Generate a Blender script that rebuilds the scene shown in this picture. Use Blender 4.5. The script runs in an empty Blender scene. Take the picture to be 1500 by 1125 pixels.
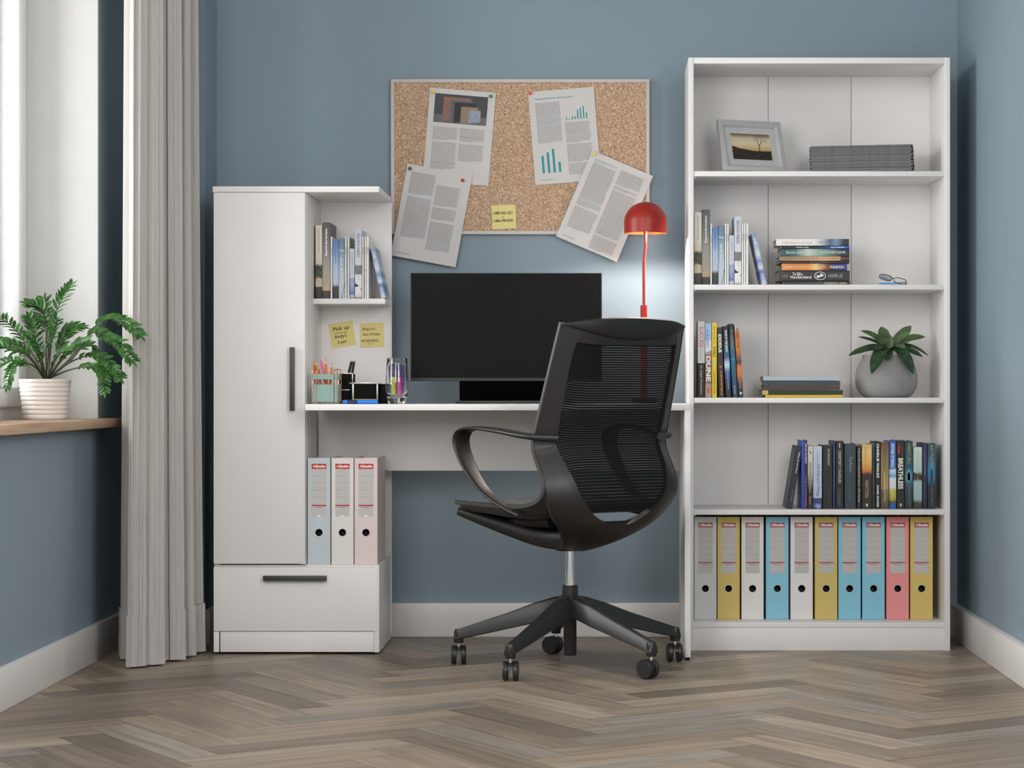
import bpy, bmesh, math, random
from mathutils import Vector, Matrix, noise
R = math.radians
PI = math.pi
C = bpy.context.scene.collection
rnd = random.Random(11)

# ---------------------------------------------------------------- camera, sky, daylight, added lights, exposure
F = 3210.0            # focal length in pixels of the 1500 px wide frame
VX, VY = 878.0, 573.0 # where straight-ahead falls in the frame
CAM_Y, CAM_Z = -7.0, 0.783
cam = bpy.data.cameras.new('camera')
cam.sensor_width = 36.0
cam.lens = 36.0 * F / 1500.0
cam.shift_x = -(VX - 750.0) / 1500.0
cam.shift_y = (VY - 562.5) / 1500.0
cam.clip_start = 0.05
cam_ob = bpy.data.objects.new('camera', cam)
C.objects.link(cam_ob)
cam_ob.location = (0, CAM_Y, CAM_Z)
cam_ob.rotation_euler = (R(90), 0, 0)
sc = bpy.context.scene
sc.camera = cam_ob

w = bpy.data.worlds.new('daylight')
sc.world = w
w.use_nodes = True
bg = w.node_tree.nodes['Background']
bg.inputs['Color'].default_value = (0.95, 0.975, 1.0, 1)
bg.inputs['Strength'].default_value = 0.72

def area(name, loc, target, sx, sy, power, col=(1, 1, 1)):
    l = bpy.data.lights.new(name, 'AREA')
    l.shape = 'RECTANGLE'; l.size = sx; l.size_y = sy; l.energy = power; l.color = col
    o = bpy.data.objects.new(name, l); C.objects.link(o)
    o.location = loc
    o.rotation_euler = (Vector(target) - Vector(loc)).to_track_quat('-Z', 'Y').to_euler()
    return o
area('window_daylight', (-3.4, -1.85, 1.6), (0.2, -1.3, 0.9), 2.2, 1.7, 155, (1.0, 0.97, 0.93))
area('far_window_daylight', (-1.3, -4.1, 1.75), (0.0, -0.2, 0.7), 1.4, 1.4, 42, (1.0, 0.97, 0.94))  # added key light, out of view, left and in front of the furniture
area('side_window_daylight', (1.05, -4.0, 1.7), (-1.4, -1.0, 0.5), 0.9, 1.4, 46, (1.0, 0.97, 0.93))  # added fill on the right, out of view, lifts the left wall

sc.view_settings.view_transform = 'Standard'
sc.view_settings.look = 'None'
sc.view_settings.gamma = 1.0
sc.view_settings.use_curve_mapping = False
sc.view_settings.exposure = 0.0

# ---------------------------------------------------------------- helpers
def P(x, y, d):
    """world point seen at pixel (x, y) of the photograph, d metres in front of the camera"""
    return Vector(((x - VX) * d / F, CAM_Y + d, CAM_Z - (y - VY) * d / F))
def srgb(c):
    c = c / 255.0
    return c / 12.92 if c <= 0.04045 else ((c + 0.055) / 1.055) ** 2.4
def K(r, g, b): return (srgb(r), srgb(g), srgb(b), 1.0)

_mats = {}
def mat(name, col, rough=0.5, metal=0.0, vary=0.05, vscale=40.0, bump=0.0, bscale=300.0, spec=0.5, sheen=0.0):
    if name in _mats: return _mats[name]
    m = bpy.data.materials.new(name); m.use_nodes = True
    nt = m.node_tree; b = nt.nodes['Principled BSDF']
    tc = nt.nodes.new('ShaderNodeTexCoord')
    n = nt.nodes.new('ShaderNodeTexNoise'); n.inputs['Scale'].default_value = vscale
    nt.links.new(tc.outputs['Object'], n.inputs['Vector'])
    r = nt.nodes.new('ShaderNodeValToRGB')
    r.color_ramp.elements[0].position = 0.3; r.color_ramp.elements[1].position = 0.7
    r.color_ramp.elements[0].color = tuple(v * (1 - vary) for v in col[:3]) + (1,)
    r.color_ramp.elements[1].color = tuple(min(1, v * (1 + vary)) for v in col[:3]) + (1,)
    nt.links.new(n.outputs['Fac'], r.inputs['Fac'])
    nt.links.new(r.outputs['Color'], b.inputs['Base Color'])
    b.inputs['Roughness'].default_value = rough
    b.inputs['Metallic'].default_value = metal
    b.inputs['Specular IOR Level'].default_value = spec
    if sheen: b.inputs['Sheen Weight'].default_value = sheen
    if bump:
        n2 = nt.nodes.new('ShaderNodeTexNoise'); n2.inputs['Scale'].default_value = bscale
        nt.links.new(tc.outputs['Object'], n2.inputs['Vector'])
        bp = nt.nodes.new('ShaderNodeBump'); bp.inputs['Strength'].default_value = bump
        bp.inputs['Distance'].default_value = 0.002
        nt.links.new(n2.outputs['Fac'], bp.inputs['Height'])
        nt.links.new(bp.outputs['Normal'], b.inputs['Normal'])
    _mats[name] = m
    return m

def ramp_mat(name, stops, axis='Z', rough=0.45, warp=0.0, wscale=6.0, const=False):
    """printed cover: a colour run along one axis of the object, broken up by noise"""
    if name in _mats: return _mats[name]
    m = bpy.data.materials.new(name); m.use_nodes = True
    nt = m.node_tree; b = nt.nodes['Principled BSDF']
    tc = nt.nodes.new('ShaderNodeTexCoord')
    sp = nt.nodes.new('ShaderNodeSeparateXYZ')
    nt.links.new(tc.outputs['Generated'], sp.inputs[0])
    src = sp.outputs[axis]
    if warp:
        n = nt.nodes.new('ShaderNodeTexNoise'); n.inputs['Scale'].default_value = wscale * 20
        n.inputs['Detail'].default_value = 4
        nt.links.new(tc.outputs['Object'], n.inputs['Vector'])
        ma = nt.nodes.new('ShaderNodeMath'); ma.operation = 'MULTIPLY_ADD'
        nt.links.new(n.outputs['Fac'], ma.inputs[0]); ma.inputs[1].default_value = warp
        su = nt.nodes.new('ShaderNodeMath'); su.operation = 'SUBTRACT'
        nt.links.new(src, su.inputs[0]); su.inputs[1].default_value = warp * 0.5
        nt.links.new(su.outputs[0], ma.inputs[2])
        src = ma.outputs[0]
    r = nt.nodes.new('ShaderNodeValToRGB')
    if const: r.color_ramp.interpolation = 'CONSTANT'
    cr = r.color_ramp
    while len(cr.elements) < len(stops): cr.elements.new(0.5)
    for e, (p, c) in zip(cr.elements, sorted(stops, key=lambda s: s[0])):
        e.position = p; e.color = K(*c)
    nt.links.new(src, r.inputs['Fac'])
    nt.links.new(r.outputs['Color'], b.inputs['Base Color'])
    b.inputs['Roughness'].default_value = rough
    _mats[name] = m
    return m

def catmull(pts, n):
    pts = [Vector(p) for p in pts]
    out = []
    for i in range(len(pts) - 1):
        p0 = pts[max(i - 1, 0)]; p1 = pts[i]; p2 = pts[i + 1]; p3 = pts[min(i + 2, len(pts) - 1)]
        for k in range(n):
            t = k / n
            out.append(0.5 * ((2 * p1) + (p2 - p0) * t + (2 * p0 - 5 * p1 + 4 * p2 - p3) * t * t
                              + (3 * p1 - p0 - 3 * p2 + p3) * t ** 3))
    out.append(pts[-1].copy())
    return out

class MB:
    """collects shapes and links them as one mesh object"""
    def __init__(s): s.v = []; s.f = []; s.m = []; s.M = None
    def vert(s, p):
        p = Vector(p)
        if s.M is not None: p = s.M @ p
        s.v.append(tuple(p)); return len(s.v) - 1
    def face(s, idx, mi=0): s.f.append(tuple(idx)); s.m.append(mi)
    def poly(s, pts, mi=0): s.face([s.vert(p) for p in pts], mi); return s
    def box(s, x0, x1, y0, y1, z0, z1, mi=0):
        a = [s.vert(p) for p in ((x0, y0, z0), (x1, y0, z0), (x1, y1, z0), (x0, y1, z0),
                                 (x0, y0, z1), (x1, y0, z1), (x1, y1, z1), (x0, y1, z1))]
        for q in ((0, 3, 2, 1), (4, 5, 6, 7), (0, 1, 5, 4), (1, 2, 6, 5), (2, 3, 7, 6), (3, 0, 4, 7)):
            s.face([a[i] for i in q], mi)
        return s
    def grid(s, rows, mi=0, closeu=False, closev=False):
        ids = [[s.vert(p) for p in r] for r in rows]
        nr, nc = len(ids), len(ids[0])
        for i in range(nr if closev else nr - 1):
            for j in range(nc if closeu else nc - 1):
                i2, j2 = (i + 1) % nr, (j + 1) % nc
                s.face((ids[i][j], ids[i][j2], ids[i2][j2], ids[i2][j]), mi)
        return ids
    def thick(s, rows, offs, mi=0):
        """closed slab between rows and rows shifted by offs (same layout of vectors)"""
        a = [[s.vert(p) for p in r] for r in rows]
        b = [[s.vert(Vector(p) + Vector(o)) for p, o in zip(r, ro)] for r, ro in zip(rows, offs)]
        nr, nc = len(a), len(a[0])
        for i in range(nr - 1):
            for j in range(nc - 1):
                s.face((a[i][j], a[i][j + 1], a[i + 1][j + 1], a[i + 1][j]), mi)
                s.face((b[i][j], b[i + 1][j], b[i + 1][j + 1], b[i][j + 1]), mi)
        for i in range(nr - 1):
            s.face((a[i][0], a[i + 1][0], b[i + 1][0], b[i][0]), mi)
            s.face((a[i][-1], b[i][-1], b[i + 1][-1], a[i + 1][-1]), mi)
        for j in range(nc - 1):
            s.face((a[0][j], b[0][j], b[0][j + 1], a[0][j + 1]), mi)
            s.face((a[-1][j], a[-1][j + 1], b[-1][j + 1], b[-1][j]), mi)
        return s
    def tube(s, path, r, n=10, mi=0, cap=True, sec=None):
        """sweep a circle (or section sec of (side, up) points) along a path; r may be a list"""
        path = [Vector(p) for p in path]
        up = None; rows = []
        for i, p in enumerate(path):
            t = (path[min(i + 1, len(path) - 1)] - path[max(i - 1, 0)]).normalized()
            if up is None:
                up = Vector((0, 0, 1)) if abs(t.z) < 0.9 else Vector((0, 1, 0))
            side = t.cross(up).normalized(); up = side.cross(t).normalized()
            rr = r[i] if isinstance(r, (list, tuple)) else r
            if sec: rows.append([p + side * a * rr + up * b * rr for a, b in sec])
            else: rows.append([p + side * math.cos(2 * PI * k / n) * rr + up * math.sin(2 * PI * k / n) * rr for k in range(n)])
        ids = s.grid(rows, mi, closeu=True)
        if cap: s.face(list(reversed(ids[0])), mi); s.face(ids[-1], mi)
        return s
    def lathe(s, prof, n=32, mi=0, c=(0, 0, 0), cap0=False, cap1=False):
        rows = [[(c[0] + r * math.cos(2 * PI * k / n), c[1] + r * math.sin(2 * PI * k / n), c[2] + z) for k in range(n)] for r, z in prof]
        ids = s.grid(rows, mi, closeu=True)
        if cap0: s.face(list(reversed(ids[0])), mi)
        if cap1: s.face(ids[-1], mi)
        return s
    def prism(s, pts, y0, y1, mi=0):
        """outline of (x, z) points pushed from y0 to y1"""
        a = [s.vert((x, y0, z)) for x, z in pts]; b = [s.vert((x, y1, z)) for x, z in pts]
        n = len(pts)
        s.face(a, mi); s.face(list(reversed(b)), mi)
        for i in range(n): s.face((a[i], b[i], b[(i + 1) % n], a[(i + 1) % n]), mi)
        return s
    def build(s, name, mats, parent=None, bevel=0.0, seg=2, smooth=35, loc=None, subsurf=0):
        me = bpy.data.meshes.new(name)
        me.from_pydata(s.v, [], s.f)
        if not isinstance(mats, (list, tuple)): mats = [mats]
        for m in mats: me.materials.append(m)
        for p, mi in zip(me.polygons, s.m): p.material_index = mi
        bm = bmesh.new(); bm.from_mesh(me)
        bmesh.ops.recalc_face_normals(bm, faces=bm.faces)
        if bevel:
            es = [e for e in bm.edges if len(e.link_faces) == 2 and e.calc_face_angle(0) > R(30)]
            bmesh.ops.bevel(bm, geom=es, offset=bevel, segments=seg, profile=0.5, affect='EDGES', clamp_overlap=True)
        bm.to_mesh(me); bm.free()
        if smooth:
            for p in me.polygons: p.use_smooth = True
            me.set_sharp_from_angle(angle=R(smooth))
        o = bpy.data.objects.new(name, me)
        C.objects.link(o)
        if parent is not None: o.parent = parent
        if loc is not None: o.location = loc
        if subsurf:
            md = o.modifiers.new('subdivision', 'SUBSURF'); md.levels = subsurf; md.render_levels = subsurf
        return o

def tag(o, label, cat, group=None, kind=None):
    o['label'] = label; o['category'] = cat
    if group: o['group'] = group
    if kind: o['kind'] = kind
    return o
def thing(name, label, cat, loc=(0, 0, 0), rot=(0, 0, 0), group=None):
    o = bpy.data.objects.new(name, None); C.objects.link(o)
    o.location = loc; o.rotation_euler = rot; o.empty_display_size = 0.05
    return tag(o, label, cat, group)
def struct(o, label=None):
    o['kind'] = 'structure'
    if label: o['label'] = label; o['category'] = o.name.split('_')[0]
    return o
def copy_tree(o, parent=None):
    c = o.copy(); C.objects.link(c)
    if parent is not None: c.parent = parent
    for ch in list(o.children): copy_tree(ch, c)
    return c

_txt = {}
def glyphs(s, bold=0.0):
    """outline of a line of lettering, scaled into the unit square"""
    key = (s, bold)
    if key in _txt: return _txt[key]
    cu = bpy.data.curves.new('lettering', 'FONT'); cu.body = s; cu.size = 1.0; cu.resolution_u = 3; cu.offset = bold
    cu.fill_mode = 'FRONT' if hasattr(cu, 'fill_mode') else cu.fill_mode
    ob = bpy.data.objects.new('lettering', cu); C.objects.link(ob)
    bpy.context.view_layer.update()
    me = bpy.data.meshes.new_from_object(ob.evaluated_get(bpy.context.evaluated_depsgraph_get()))
    vs = [(v.co.x, v.co.y) for v in me.vertices]; fs = [tuple(p.vertices) for p in me.polygons]
    C.objects.unlink(ob); bpy.data.objects.remove(ob); bpy.data.curves.remove(cu); bpy.data.meshes.remove(me)
    x0 = min(a for a, b in vs); x1 = max(a for a, b in vs); y0 = min(b for a, b in vs); y1 = max(b for a, b in vs)
    r = ([((a - x0) / (x1 - x0), (b - y0) / max(y1 - y0, 1e-6)) for a, b in vs], fs, (x1 - x0) / max(y1 - y0, 1e-6))
    _txt[key] = r
    return r
def write(mb, s, origin, ux, uy, mi=0, bold=0.0, slant=0.0):
    """lettering laid from origin along vector ux (whole line) and uy (whole height)"""
    vs, fs, _ = glyphs(s, bold)
    o = Vector(origin); ux = Vector(ux); uy = Vector(uy)
    base = len(mb.v)
    for a, b in vs: mb.vert(o + ux * (a + slant * b) + uy * b)
    for f in fs: mb.face([base + i for i in f], mi)

# ---------------------------------------------------------------- materials used all over
M_WHITE = mat('white_laminate', K(232, 229, 227), 0.42, vary=0.012, vscale=8, spec=0.35)
M_TRIM = mat('white_trim_paint', K(226, 223, 220), 0.45, vary=0.015, vscale=10)
M_REVEAL = mat('white_plaster', K(204, 204, 202), 0.7, vary=0.015, vscale=12)
M_BLACK = mat('black_plastic', K(30, 29, 28), 0.42, vary=0.08, vscale=60, bump=0.06, bscale=900)
M_DARK = mat('dark_void', K(14, 14, 14), 0.8, vary=0.1)
M_GREYMETAL = mat('dark_grey_metal', K(66, 66, 67), 0.45, 0.3, vary=0.05)
M_PAPER = mat('white_paper', K(206, 203, 201), 0.75, vary=0.012, vscale=20)
M_PAGES = mat('book_pages', K(222, 216, 202), 0.8, vary=0.08, vscale=400)
# ---------------------------------------------------------------- the room
WL, WR = -1.473, 1.1427      # left and right wall planes
def wall_paint():
    m = mat('blue_wall_paint', K(134, 151, 162), 0.62, vary=0.012, vscale=3, bump=0.05, bscale=500, spec=0.3)
    return m
M_WALL = wall_paint()

def floor_mat():
    m = bpy.data.materials.new('grey_oak_herringbone'); m.use_nodes = True
    nt = m.node_tree; b = nt.nodes['Principled BSDF']
    at = nt.nodes.new('ShaderNodeAttribute'); at.attribute_name = 'plank'
    uv = nt.nodes.new('ShaderNodeUVMap'); uv.uv_map = 'grain'
    mp = nt.nodes.new('ShaderNodeMapping'); mp.inputs['Scale'].default_value = (3.0, 42.0, 1)
    nt.links.new(uv.outputs[0], mp.inputs['Vector'])
    n = nt.nodes.new('ShaderNodeTexNoise'); n.inputs['Scale'].default_value = 1.0; n.inputs['Detail'].default_value = 6
    n.inputs['Distortion'].default_value = 0.8
    nt.links.new(mp.outputs[0], n.inputs['Vector'])
    r = nt.nodes.new('ShaderNodeValToRGB')
    r.color_ramp.elements[0].position = 0.28; r.color_ramp.elements[0].color = (0.62, 0.60, 0.58, 1)
    r.color_ramp.elements[1].position = 0.72; r.color_ramp.elements[1].color = (1.12, 1.10, 1.08, 1)
    nt.links.new(n.outputs['Fac'], r.inputs['Fac'])
    mx = nt.nodes.new('ShaderNodeMix'); mx.data_type = 'RGBA'; mx.blend_type = 'MULTIPLY'
    mx.inputs['Factor'].default_value = 1.0
    nt.links.new(at.outputs['Color'], mx.inputs['A']); nt.links.new(r.outputs['Color'], mx.inputs['B'])
    nt.links.new(mx.outputs['Result'], b.inputs['Base Color'])
    b.inputs['Roughness'].default_value = 0.42
    b.inputs['Specular IOR Level'].default_value = 0.4
    bp = nt.nodes.new('ShaderNodeBump'); bp.inputs['Strength'].default_value = 0.12; bp.inputs['Distance'].default_value = 0.002
    nt.links.new(n.outputs['Fac'], bp.inputs['Height']); nt.links.new(bp.outputs['Normal'], b.inputs['Normal'])
    return m

def build_floor():
    rf = random.Random(5)
    Wd, n = 0.105, 5
    L = Wd * n
    ang = R(33); ca, sa = math.cos(ang), math.sin(ang)
    mb = MB(); cols = []; uvs = []
    g = 0.0005
    tones = [K(158, 143, 126), K(146, 132, 117), K(172, 158, 141), K(132, 119, 105), K(156, 147, 136), K(166, 150, 131)]
    X0, X1, Y0, Y1 = WL - 0.05, WR + 0.05, -4.6, 0.03
    def put(cx, cy, horiz):
        hx, hy = (L / 2, Wd / 2) if horiz else (Wd / 2, L / 2)
        pts = []
        for a, b2 in ((-1, -1), (1, -1), (1, 1), (-1, 1)):
            px, py = cx + a * (hx - g), cy + b2 * (hy - g)
            pts.append((px * ca - py * sa, px * sa + py * ca - 2.0))
        if max(p[0] for p in pts) < X0 or min(p[0] for p in pts) > X1: return
        if max(p[1] for p in pts) < Y0 or min(p[1] for p in pts) > Y1: return
        mb.poly([(p[0], p[1], 0.0) for p in pts], 0)
        t = rf.choice(tones); k = rf.uniform(0.86, 1.10)
        cols.append(tuple(v * k for v in t[:3]) + (1,))
        o1, o2 = rf.uniform(0, 50), rf.uniform(0, 50)
        q = [(-hx, -hy), (hx, -hy), (hx, hy), (-hx, hy)]
        uvs.append([((a if horiz else b2) + o1, (b2 if horiz else a) + o2) for a, b2 in q])
    # herringbone: each step (Wd, Wd) repeats a horizontal and a vertical plank
    N = 60
    for i in range(-N, N):
        for j in range(-N, N):
            bx = i * Wd + j * L; by = i * Wd - j * L
            if abs(bx) > 6 or abs(by) > 6: continue
            put(bx + L / 2, by + Wd / 2, True)
            put(bx - Wd / 2 + 0 * L, by + L / 2 + 0.0, False)
    me_o = mb.build('floor', floor_mat(), smooth=0)
    me = me_o.data
    ca_ = me.color_attributes.new('plank', 'FLOAT_COLOR', 'CORNER')
    uvl = me.uv_layers.new(name='grain')
    for p, c, u in zip(me.polygons, cols, uvs):
        # recalc may have turned a face over; match corners by order of vertices
        order = list(p.vertices); base = min(order)
        for li, vi in zip(p.loop_indices, order):
            ca_.data[li].color = c
            uvl.data[li].uv = u[vi - base]
    # the solid bed under the planks
    bed = MB().box(X0 - 0.3, X1 + 0.3, Y0, Y1 + 0.2, -0.06, -0.0012).build('floor_bed', mat('floor_joint', K(66, 58, 50), 0.8), parent=me_o, smooth=0)
    return struct(me_o, 'grey brown oak herringbone floor')
build_floor()

YN = -3.6     # how far the walls run towards the viewer
struct(MB().box(WL - 0.3, WR + 0.3, 0.0, 0.12, -0.05, 2.62).build('wall_back', M_WALL, smooth=0), 'blue painted back wall behind desk and pinboard')
struct(MB().box(WR, WR + 0.2, YN, 0.0, -0.05, 2.62).build('wall_right', M_WALL, smooth=0), 'blue painted wall right of the bookcase')
# left wall: opening for the window, and the chimney-like jut in the far corner
JAMB_Y, NEAR_Y, SILL_Z, HEAD_Z = -0.567, -2.45, 0.703, 2.30
lw = MB()
lw.box(WL - 0.34, WL, YN, 0.0, -0.05, SILL_Z - 0.027)
lw.box(WL - 0.34, WL, JAMB_Y, 0.0, SILL_Z - 0.027, 2.62)
lw.box(WL - 0.34, WL, YN, NEAR_Y, SILL_Z - 0.027, 2.62)
lw.box(WL - 0.34, WL, NEAR_Y, JAMB_Y, HEAD_Z, 2.62)
lw.box(WL, -1.222, -0.211, 0.0, -0.05, 2.62)
struct(lw.build('wall_left', M_WALL, smooth=0), 'blue painted wall under and beside the window')
struct(MB().box(WL - 0.34, WR + 0.2, YN, 0.12, 2.62, 2.72).build('ceiling', M_REVEAL, smooth=0), 'plain white ceiling')
# white lining of the window reveal
rv = MB()
rv.box(WL - 0.216, WL + 0.001, JAMB_Y - 0.004, JAMB_Y + 0.01, SILL_Z - 0.02, HEAD_Z)
rv.box(WL - 0.216, WL + 0.001, NEAR_Y - 0.01, NEAR_Y + 0.004, SILL_Z - 0.02, HEAD_Z)
rv.box(WL - 0.216, WL + 0.001, NEAR_Y, JAMB_Y, HEAD_Z - 0.004, HEAD_Z + 0.01)
struct(rv.build('trim_1', M_REVEAL, smooth=0), 'white lining of the deep window reveal')

# baseboards
BH = 0.107
def base_profile(t): return [(0, 0), (t, 0), (t, BH - 0.006), (t - 0.006, BH), (0, BH)]
bb = MB().box(WL, WR, -0.02, 0.0, 0.0, BH)
struct(bb.build('baseboard_back', M_TRIM, bevel=0.003), 'white baseboard along the back wall')
struct(MB().box(WR - 0.028, WR, YN, -0.02, 0.0, BH).build('baseboard_right', M_TRIM, bevel=0.003), 'white baseboard along the right wall')
bl = MB().box(WL, WL + 0.018, YN, -0.231, 0.0, BH)
bl.box(WL, -1.204, -0.229, -0.211, 0.0, BH)
bl.box(-1.222, -1.204, -0.211, -0.02, 0.0, BH)
struct(bl.build('baseboard_left', M_TRIM, bevel=0.003), 'white baseboard along the window wall')

# window: fixed frame, one sash, glass, oak board
win = bpy.data.objects.new('window_1', None); C.objects.link(win)
win.location = (WL - 0.25, (JAMB_Y + NEAR_Y) / 2, SILL_Z)
struct(win, 'tall white framed window above the oak sill')
hw_, hh_ = (JAMB_Y - NEAR_Y) / 2, HEAD_Z - SILL_Z
M_FRAME = mat('white_window_paint', K(216, 216, 215), 0.4, vary=0.01)
def ring(mb, x0, x1, y0, y1, z0, z1, wd, wb):
    mb.box(x0, x1, y0, y1, z0, z0 + wb); mb.box(x0, x1, y0, y1, z1 - wd, z1)
    mb.box(x0, x1, y0, y0 + wd, z0 + wb, z1 - wd); mb.box(x0, x1, y1 - wd, y1, z0 + wb, z1 - wd)
m1 = MB(); ring(m1, -0.04, 0.034, -hw_ + 0.004, hw_ - 0.004, 0.0, hh_ - 0.004, 0.035, 0.035)
m1.build('window_frame', M_FRAME, win, bevel=0.004)
m2 = MB()
for a, b2 in ((-hw_ + 0.036, -0.003), (0.003, hw_ - 0.036)):
    ring(m2, -0.02, 0.052, a, b2, 0.032, hh_ - 0.036, 0.062, 0.055)
m2.build('window_sash', M_FRAME, win, bevel=0.010, seg=3)
def glass_mat(name, tint=(1, 1, 1, 1), thin=True):
    m = bpy.data.materials.new(name); m.use_nodes = True
    nt = m.node_tree; nt.nodes.clear()
    out = nt.nodes.new('ShaderNodeOutputMaterial')
    tr = nt.nodes.new('ShaderNodeBsdfTransparent'); tr.inputs['Color'].default_value = tint
    gl = nt.nodes.new('ShaderNodeBsdfGlossy'); gl.inputs['Roughness'].default_value = 0.02
    fr = nt.nodes.new('ShaderNodeFresnel'); fr.inputs['IOR'].default_value = 1.3
    mx = nt.nodes.new('ShaderNodeMixShader')
    nt.links.new(fr.outputs[0], mx.inputs[0]); nt.links.new(tr.outputs[0], mx.inputs[1]); nt.links.new(gl.outputs[0], mx.inputs[2])
    nt.links.new(mx.outputs[0], out.inputs['Surface'])
    return m
M_PANE = glass_mat('window_glass', (0.97, 0.99, 1, 1))
m3 = MB()
for a, b2 in ((-hw_ + 0.09, -0.055), (0.055, hw_ - 0.09)): m3.box(0.010, 0.016, a, b2, 0.08, hh_ - 0.09)
m3.build('window_pane', M_PANE, win, smooth=0)
def wood_mat(name, c0, c1, axis_scale=(2, 30, 30), rough=0.45):
    m = bpy.data.materials.new(name); m.use_nodes = True
    nt = m.node_tree; b = nt.nodes['Principled BSDF']
    tc = nt.nodes.new('ShaderNodeTexCoord'); mp = nt.nodes.new('ShaderNodeMapping'); mp.inputs['Scale'].default_value = axis_scale
    nt.links.new(tc.outputs['Object'], mp.inputs['Vector'])
    n = nt.nodes.new('ShaderNodeTexNoise'); n.inputs['Scale'].default_value = 1.6; n.inputs['Detail'].default_value = 6; n.inputs['Distortion'].default_value = 1.0
    nt.links.new(mp.outputs[0], n.inputs['Vector'])
    r = nt.nodes.new('ShaderNodeValToRGB'); r.color_ramp.elements[0].position = 0.3; r.color_ramp.elements[1].position = 0.7
    r.color_ramp.elements[0].color = c0; r.color_ramp.elements[1].color = c1
    nt.links.new(n.outputs['Fac'], r.inputs['Fac']); nt.links.new(r.outputs['Color'], b.inputs['Base Color'])
    b.inputs['Roughness'].default_value = rough
    return m
M_OAK = wood_mat('oak_sill', K(176, 141, 110), K(205, 172, 140), (22, 1.6, 22))
sl = MB(); sl.box(-0.216 + 0.25, 0.303, NEAR_Y - 0.1 - win.location.y, JAMB_Y + 0.102 - win.location.y, -0.027, 0.0)
# cut round the wall: the part of the board inside the reveal only runs between the jambs
sl = MB()
y0s, y1s = -hw_ + 0.005, hw_ - 0.005
sl.box(0.036, 0.2495, y0s, y1s, -0.026, 0.0)
sl.box(0.2515, 0.303, y0s - 0.1, y1s + 0.102, -0.026, 0.0)
sl.box(0.24, 0.26, y0s, y1s, -0.026, 0.0)
so = sl.build('window_sill', M_OAK, win, bevel=0.003)
so['label'] = 'oak board'

# curtain hanging at the end of the window wall
def curtain():
    bot = [(-1.36, -0.47), (-1.402, -0.545), (-1.385, -0.63), (-1.330, -0.72), (-1.326, -0.836), (-1.297, -0.806), (-1.262, -0.775), (-1.246, -0.745),
           (-1.256, -0.70), (-1.284, -0.660), (-1.258, -0.668), (-1.222, -0.668), (-1.212, -0.645), (-1.226, -0.61), (-1.252, -0.586), (-1.216, -0.572),
           (-1.198, -0.556), (-1.196, -0.535), (-1.212, -0.51), (-1.224, -0.492), (-1.207, -0.482), (-1.19, -0.468), (-1.19, -0.44), (-1.22, -0.40), (-1.27, -0.38)]
    pl = catmull([(a, b, 0) for a, b in bot], 12)
    arc = [0.0]
    for a, b in zip(pl, pl[1:]): arc.append(arc[-1] + (b - a).length)
    cx, cy = -1.29, -0.60
    zs = [0.006, 0.05, 0.10, 0.150, 0.1505, 0.156, 0.25, 0.5, 0.8, 1.1, 1.4, 1.7, 2.0, 2.3, 2.55]
    rows, offs = [], []
    for z in zs:
        k = 1.0 if z < 0.1502 else 0.965
        tpr = 1.0 - 0.13 * min(1, z / 2.2) ** 0.8
        row = []
        for i, p in enumerate(pl):
            a_, b_ = pl[max(i - 1, 0)], pl[min(i + 1, len(pl) - 1)]
            tn = (b_ - a_).normalized(); nn = Vector((-tn.y, tn.x, 0))
            s = arc[i]
            wob = 0.0075 * math.sin(s * 2 * PI / 0.067 + 0.8 + 0.4 * math.sin(z * 0.9)) + 0.0042 * math.sin(s * 2 * PI / 0.031 + 0.5 * math.sin(z * 1.3)) + 0.0030 * math.sin(s * 2 * PI / 0.0188 + 1.1 + z * 0.35) + 0.002 * math.sin(s * 2 * PI / 0.012 + z * 0.8)
            q = Vector((p.x, p.y, 0)) + nn * wob
            row.append(Vector((cx + (q.x - cx) * k * tpr, cy + (q.y - cy) * k * tpr, z)))
        rows.append(row); 
        of = []
        for i in range(len(row)):
            t = (row[min(i + 1, len(row) - 1)] - row[max(i - 1, 0)]).normalized()
            of.append(Vector((-t.y, t.x, 0)) * 0.0022)
        offs.append(of)
    mb = MB(); mb.thick(rows, offs)
    m = bpy.data.materials.new('sheer_grey_linen'); m.use_nodes = True
    nt = m.node_tree; b = nt.nodes['Principled BSDF']
    b.inputs['Base Color'].default_value = K(196, 191, 187); b.inputs['Roughness'].default_value = 0.85
    b.inputs['Sheen Weight'].default_value = 0.3
    tc = nt.nodes.new('ShaderNodeTexCoord'); mp = nt.nodes.new('ShaderNodeMapping'); mp.inputs['Scale'].default_value = (160, 160, 6)
    nt.links.new(tc.outputs['Object'], mp.inputs['Vector'])
    n = nt.nodes.new('ShaderNodeTexNoise'); n.inputs['Scale'].default_value = 1.0
    nt.links.new(mp.outputs[0], n.inputs['Vector'])
    r = nt.nodes.new('ShaderNodeValToRGB'); r.color_ramp.elements[0].color = K(188, 183, 179); r.color_ramp.elements[1].color = K(214, 210, 206)
    nt.links.new(n.outputs['Fac'], r.inputs['Fac']); nt.links.new(r.outputs['Color'], b.inputs['Base Color'])
    tl = nt.nodes.new('ShaderNodeBsdfTranslucent'); tl.inputs['Color'].default_value = K(216, 213, 210)
    mx = nt.nodes.new('ShaderNodeMixShader'); mx.inputs[0].default_value = 0.25
    out = nt.nodes['Material Output']
    nt.links.new(b.outputs[0], mx.inputs[1]); nt.links.new(tl.outputs[0], mx.inputs[2]); nt.links.new(mx.outputs[0], out.inputs['Surface'])
    root = thing('curtain', 'full length pale grey curtain gathered in folds beside the window', 'curtain', (cx, cy, 0))
    for i in range(len(mb.v)): mb.v[i] = (mb.v[i][0] - cx, mb.v[i][1] - cy, mb.v[i][2])
    mb.build('curtain_fabric', m, root, smooth=50)
curtain()
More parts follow.
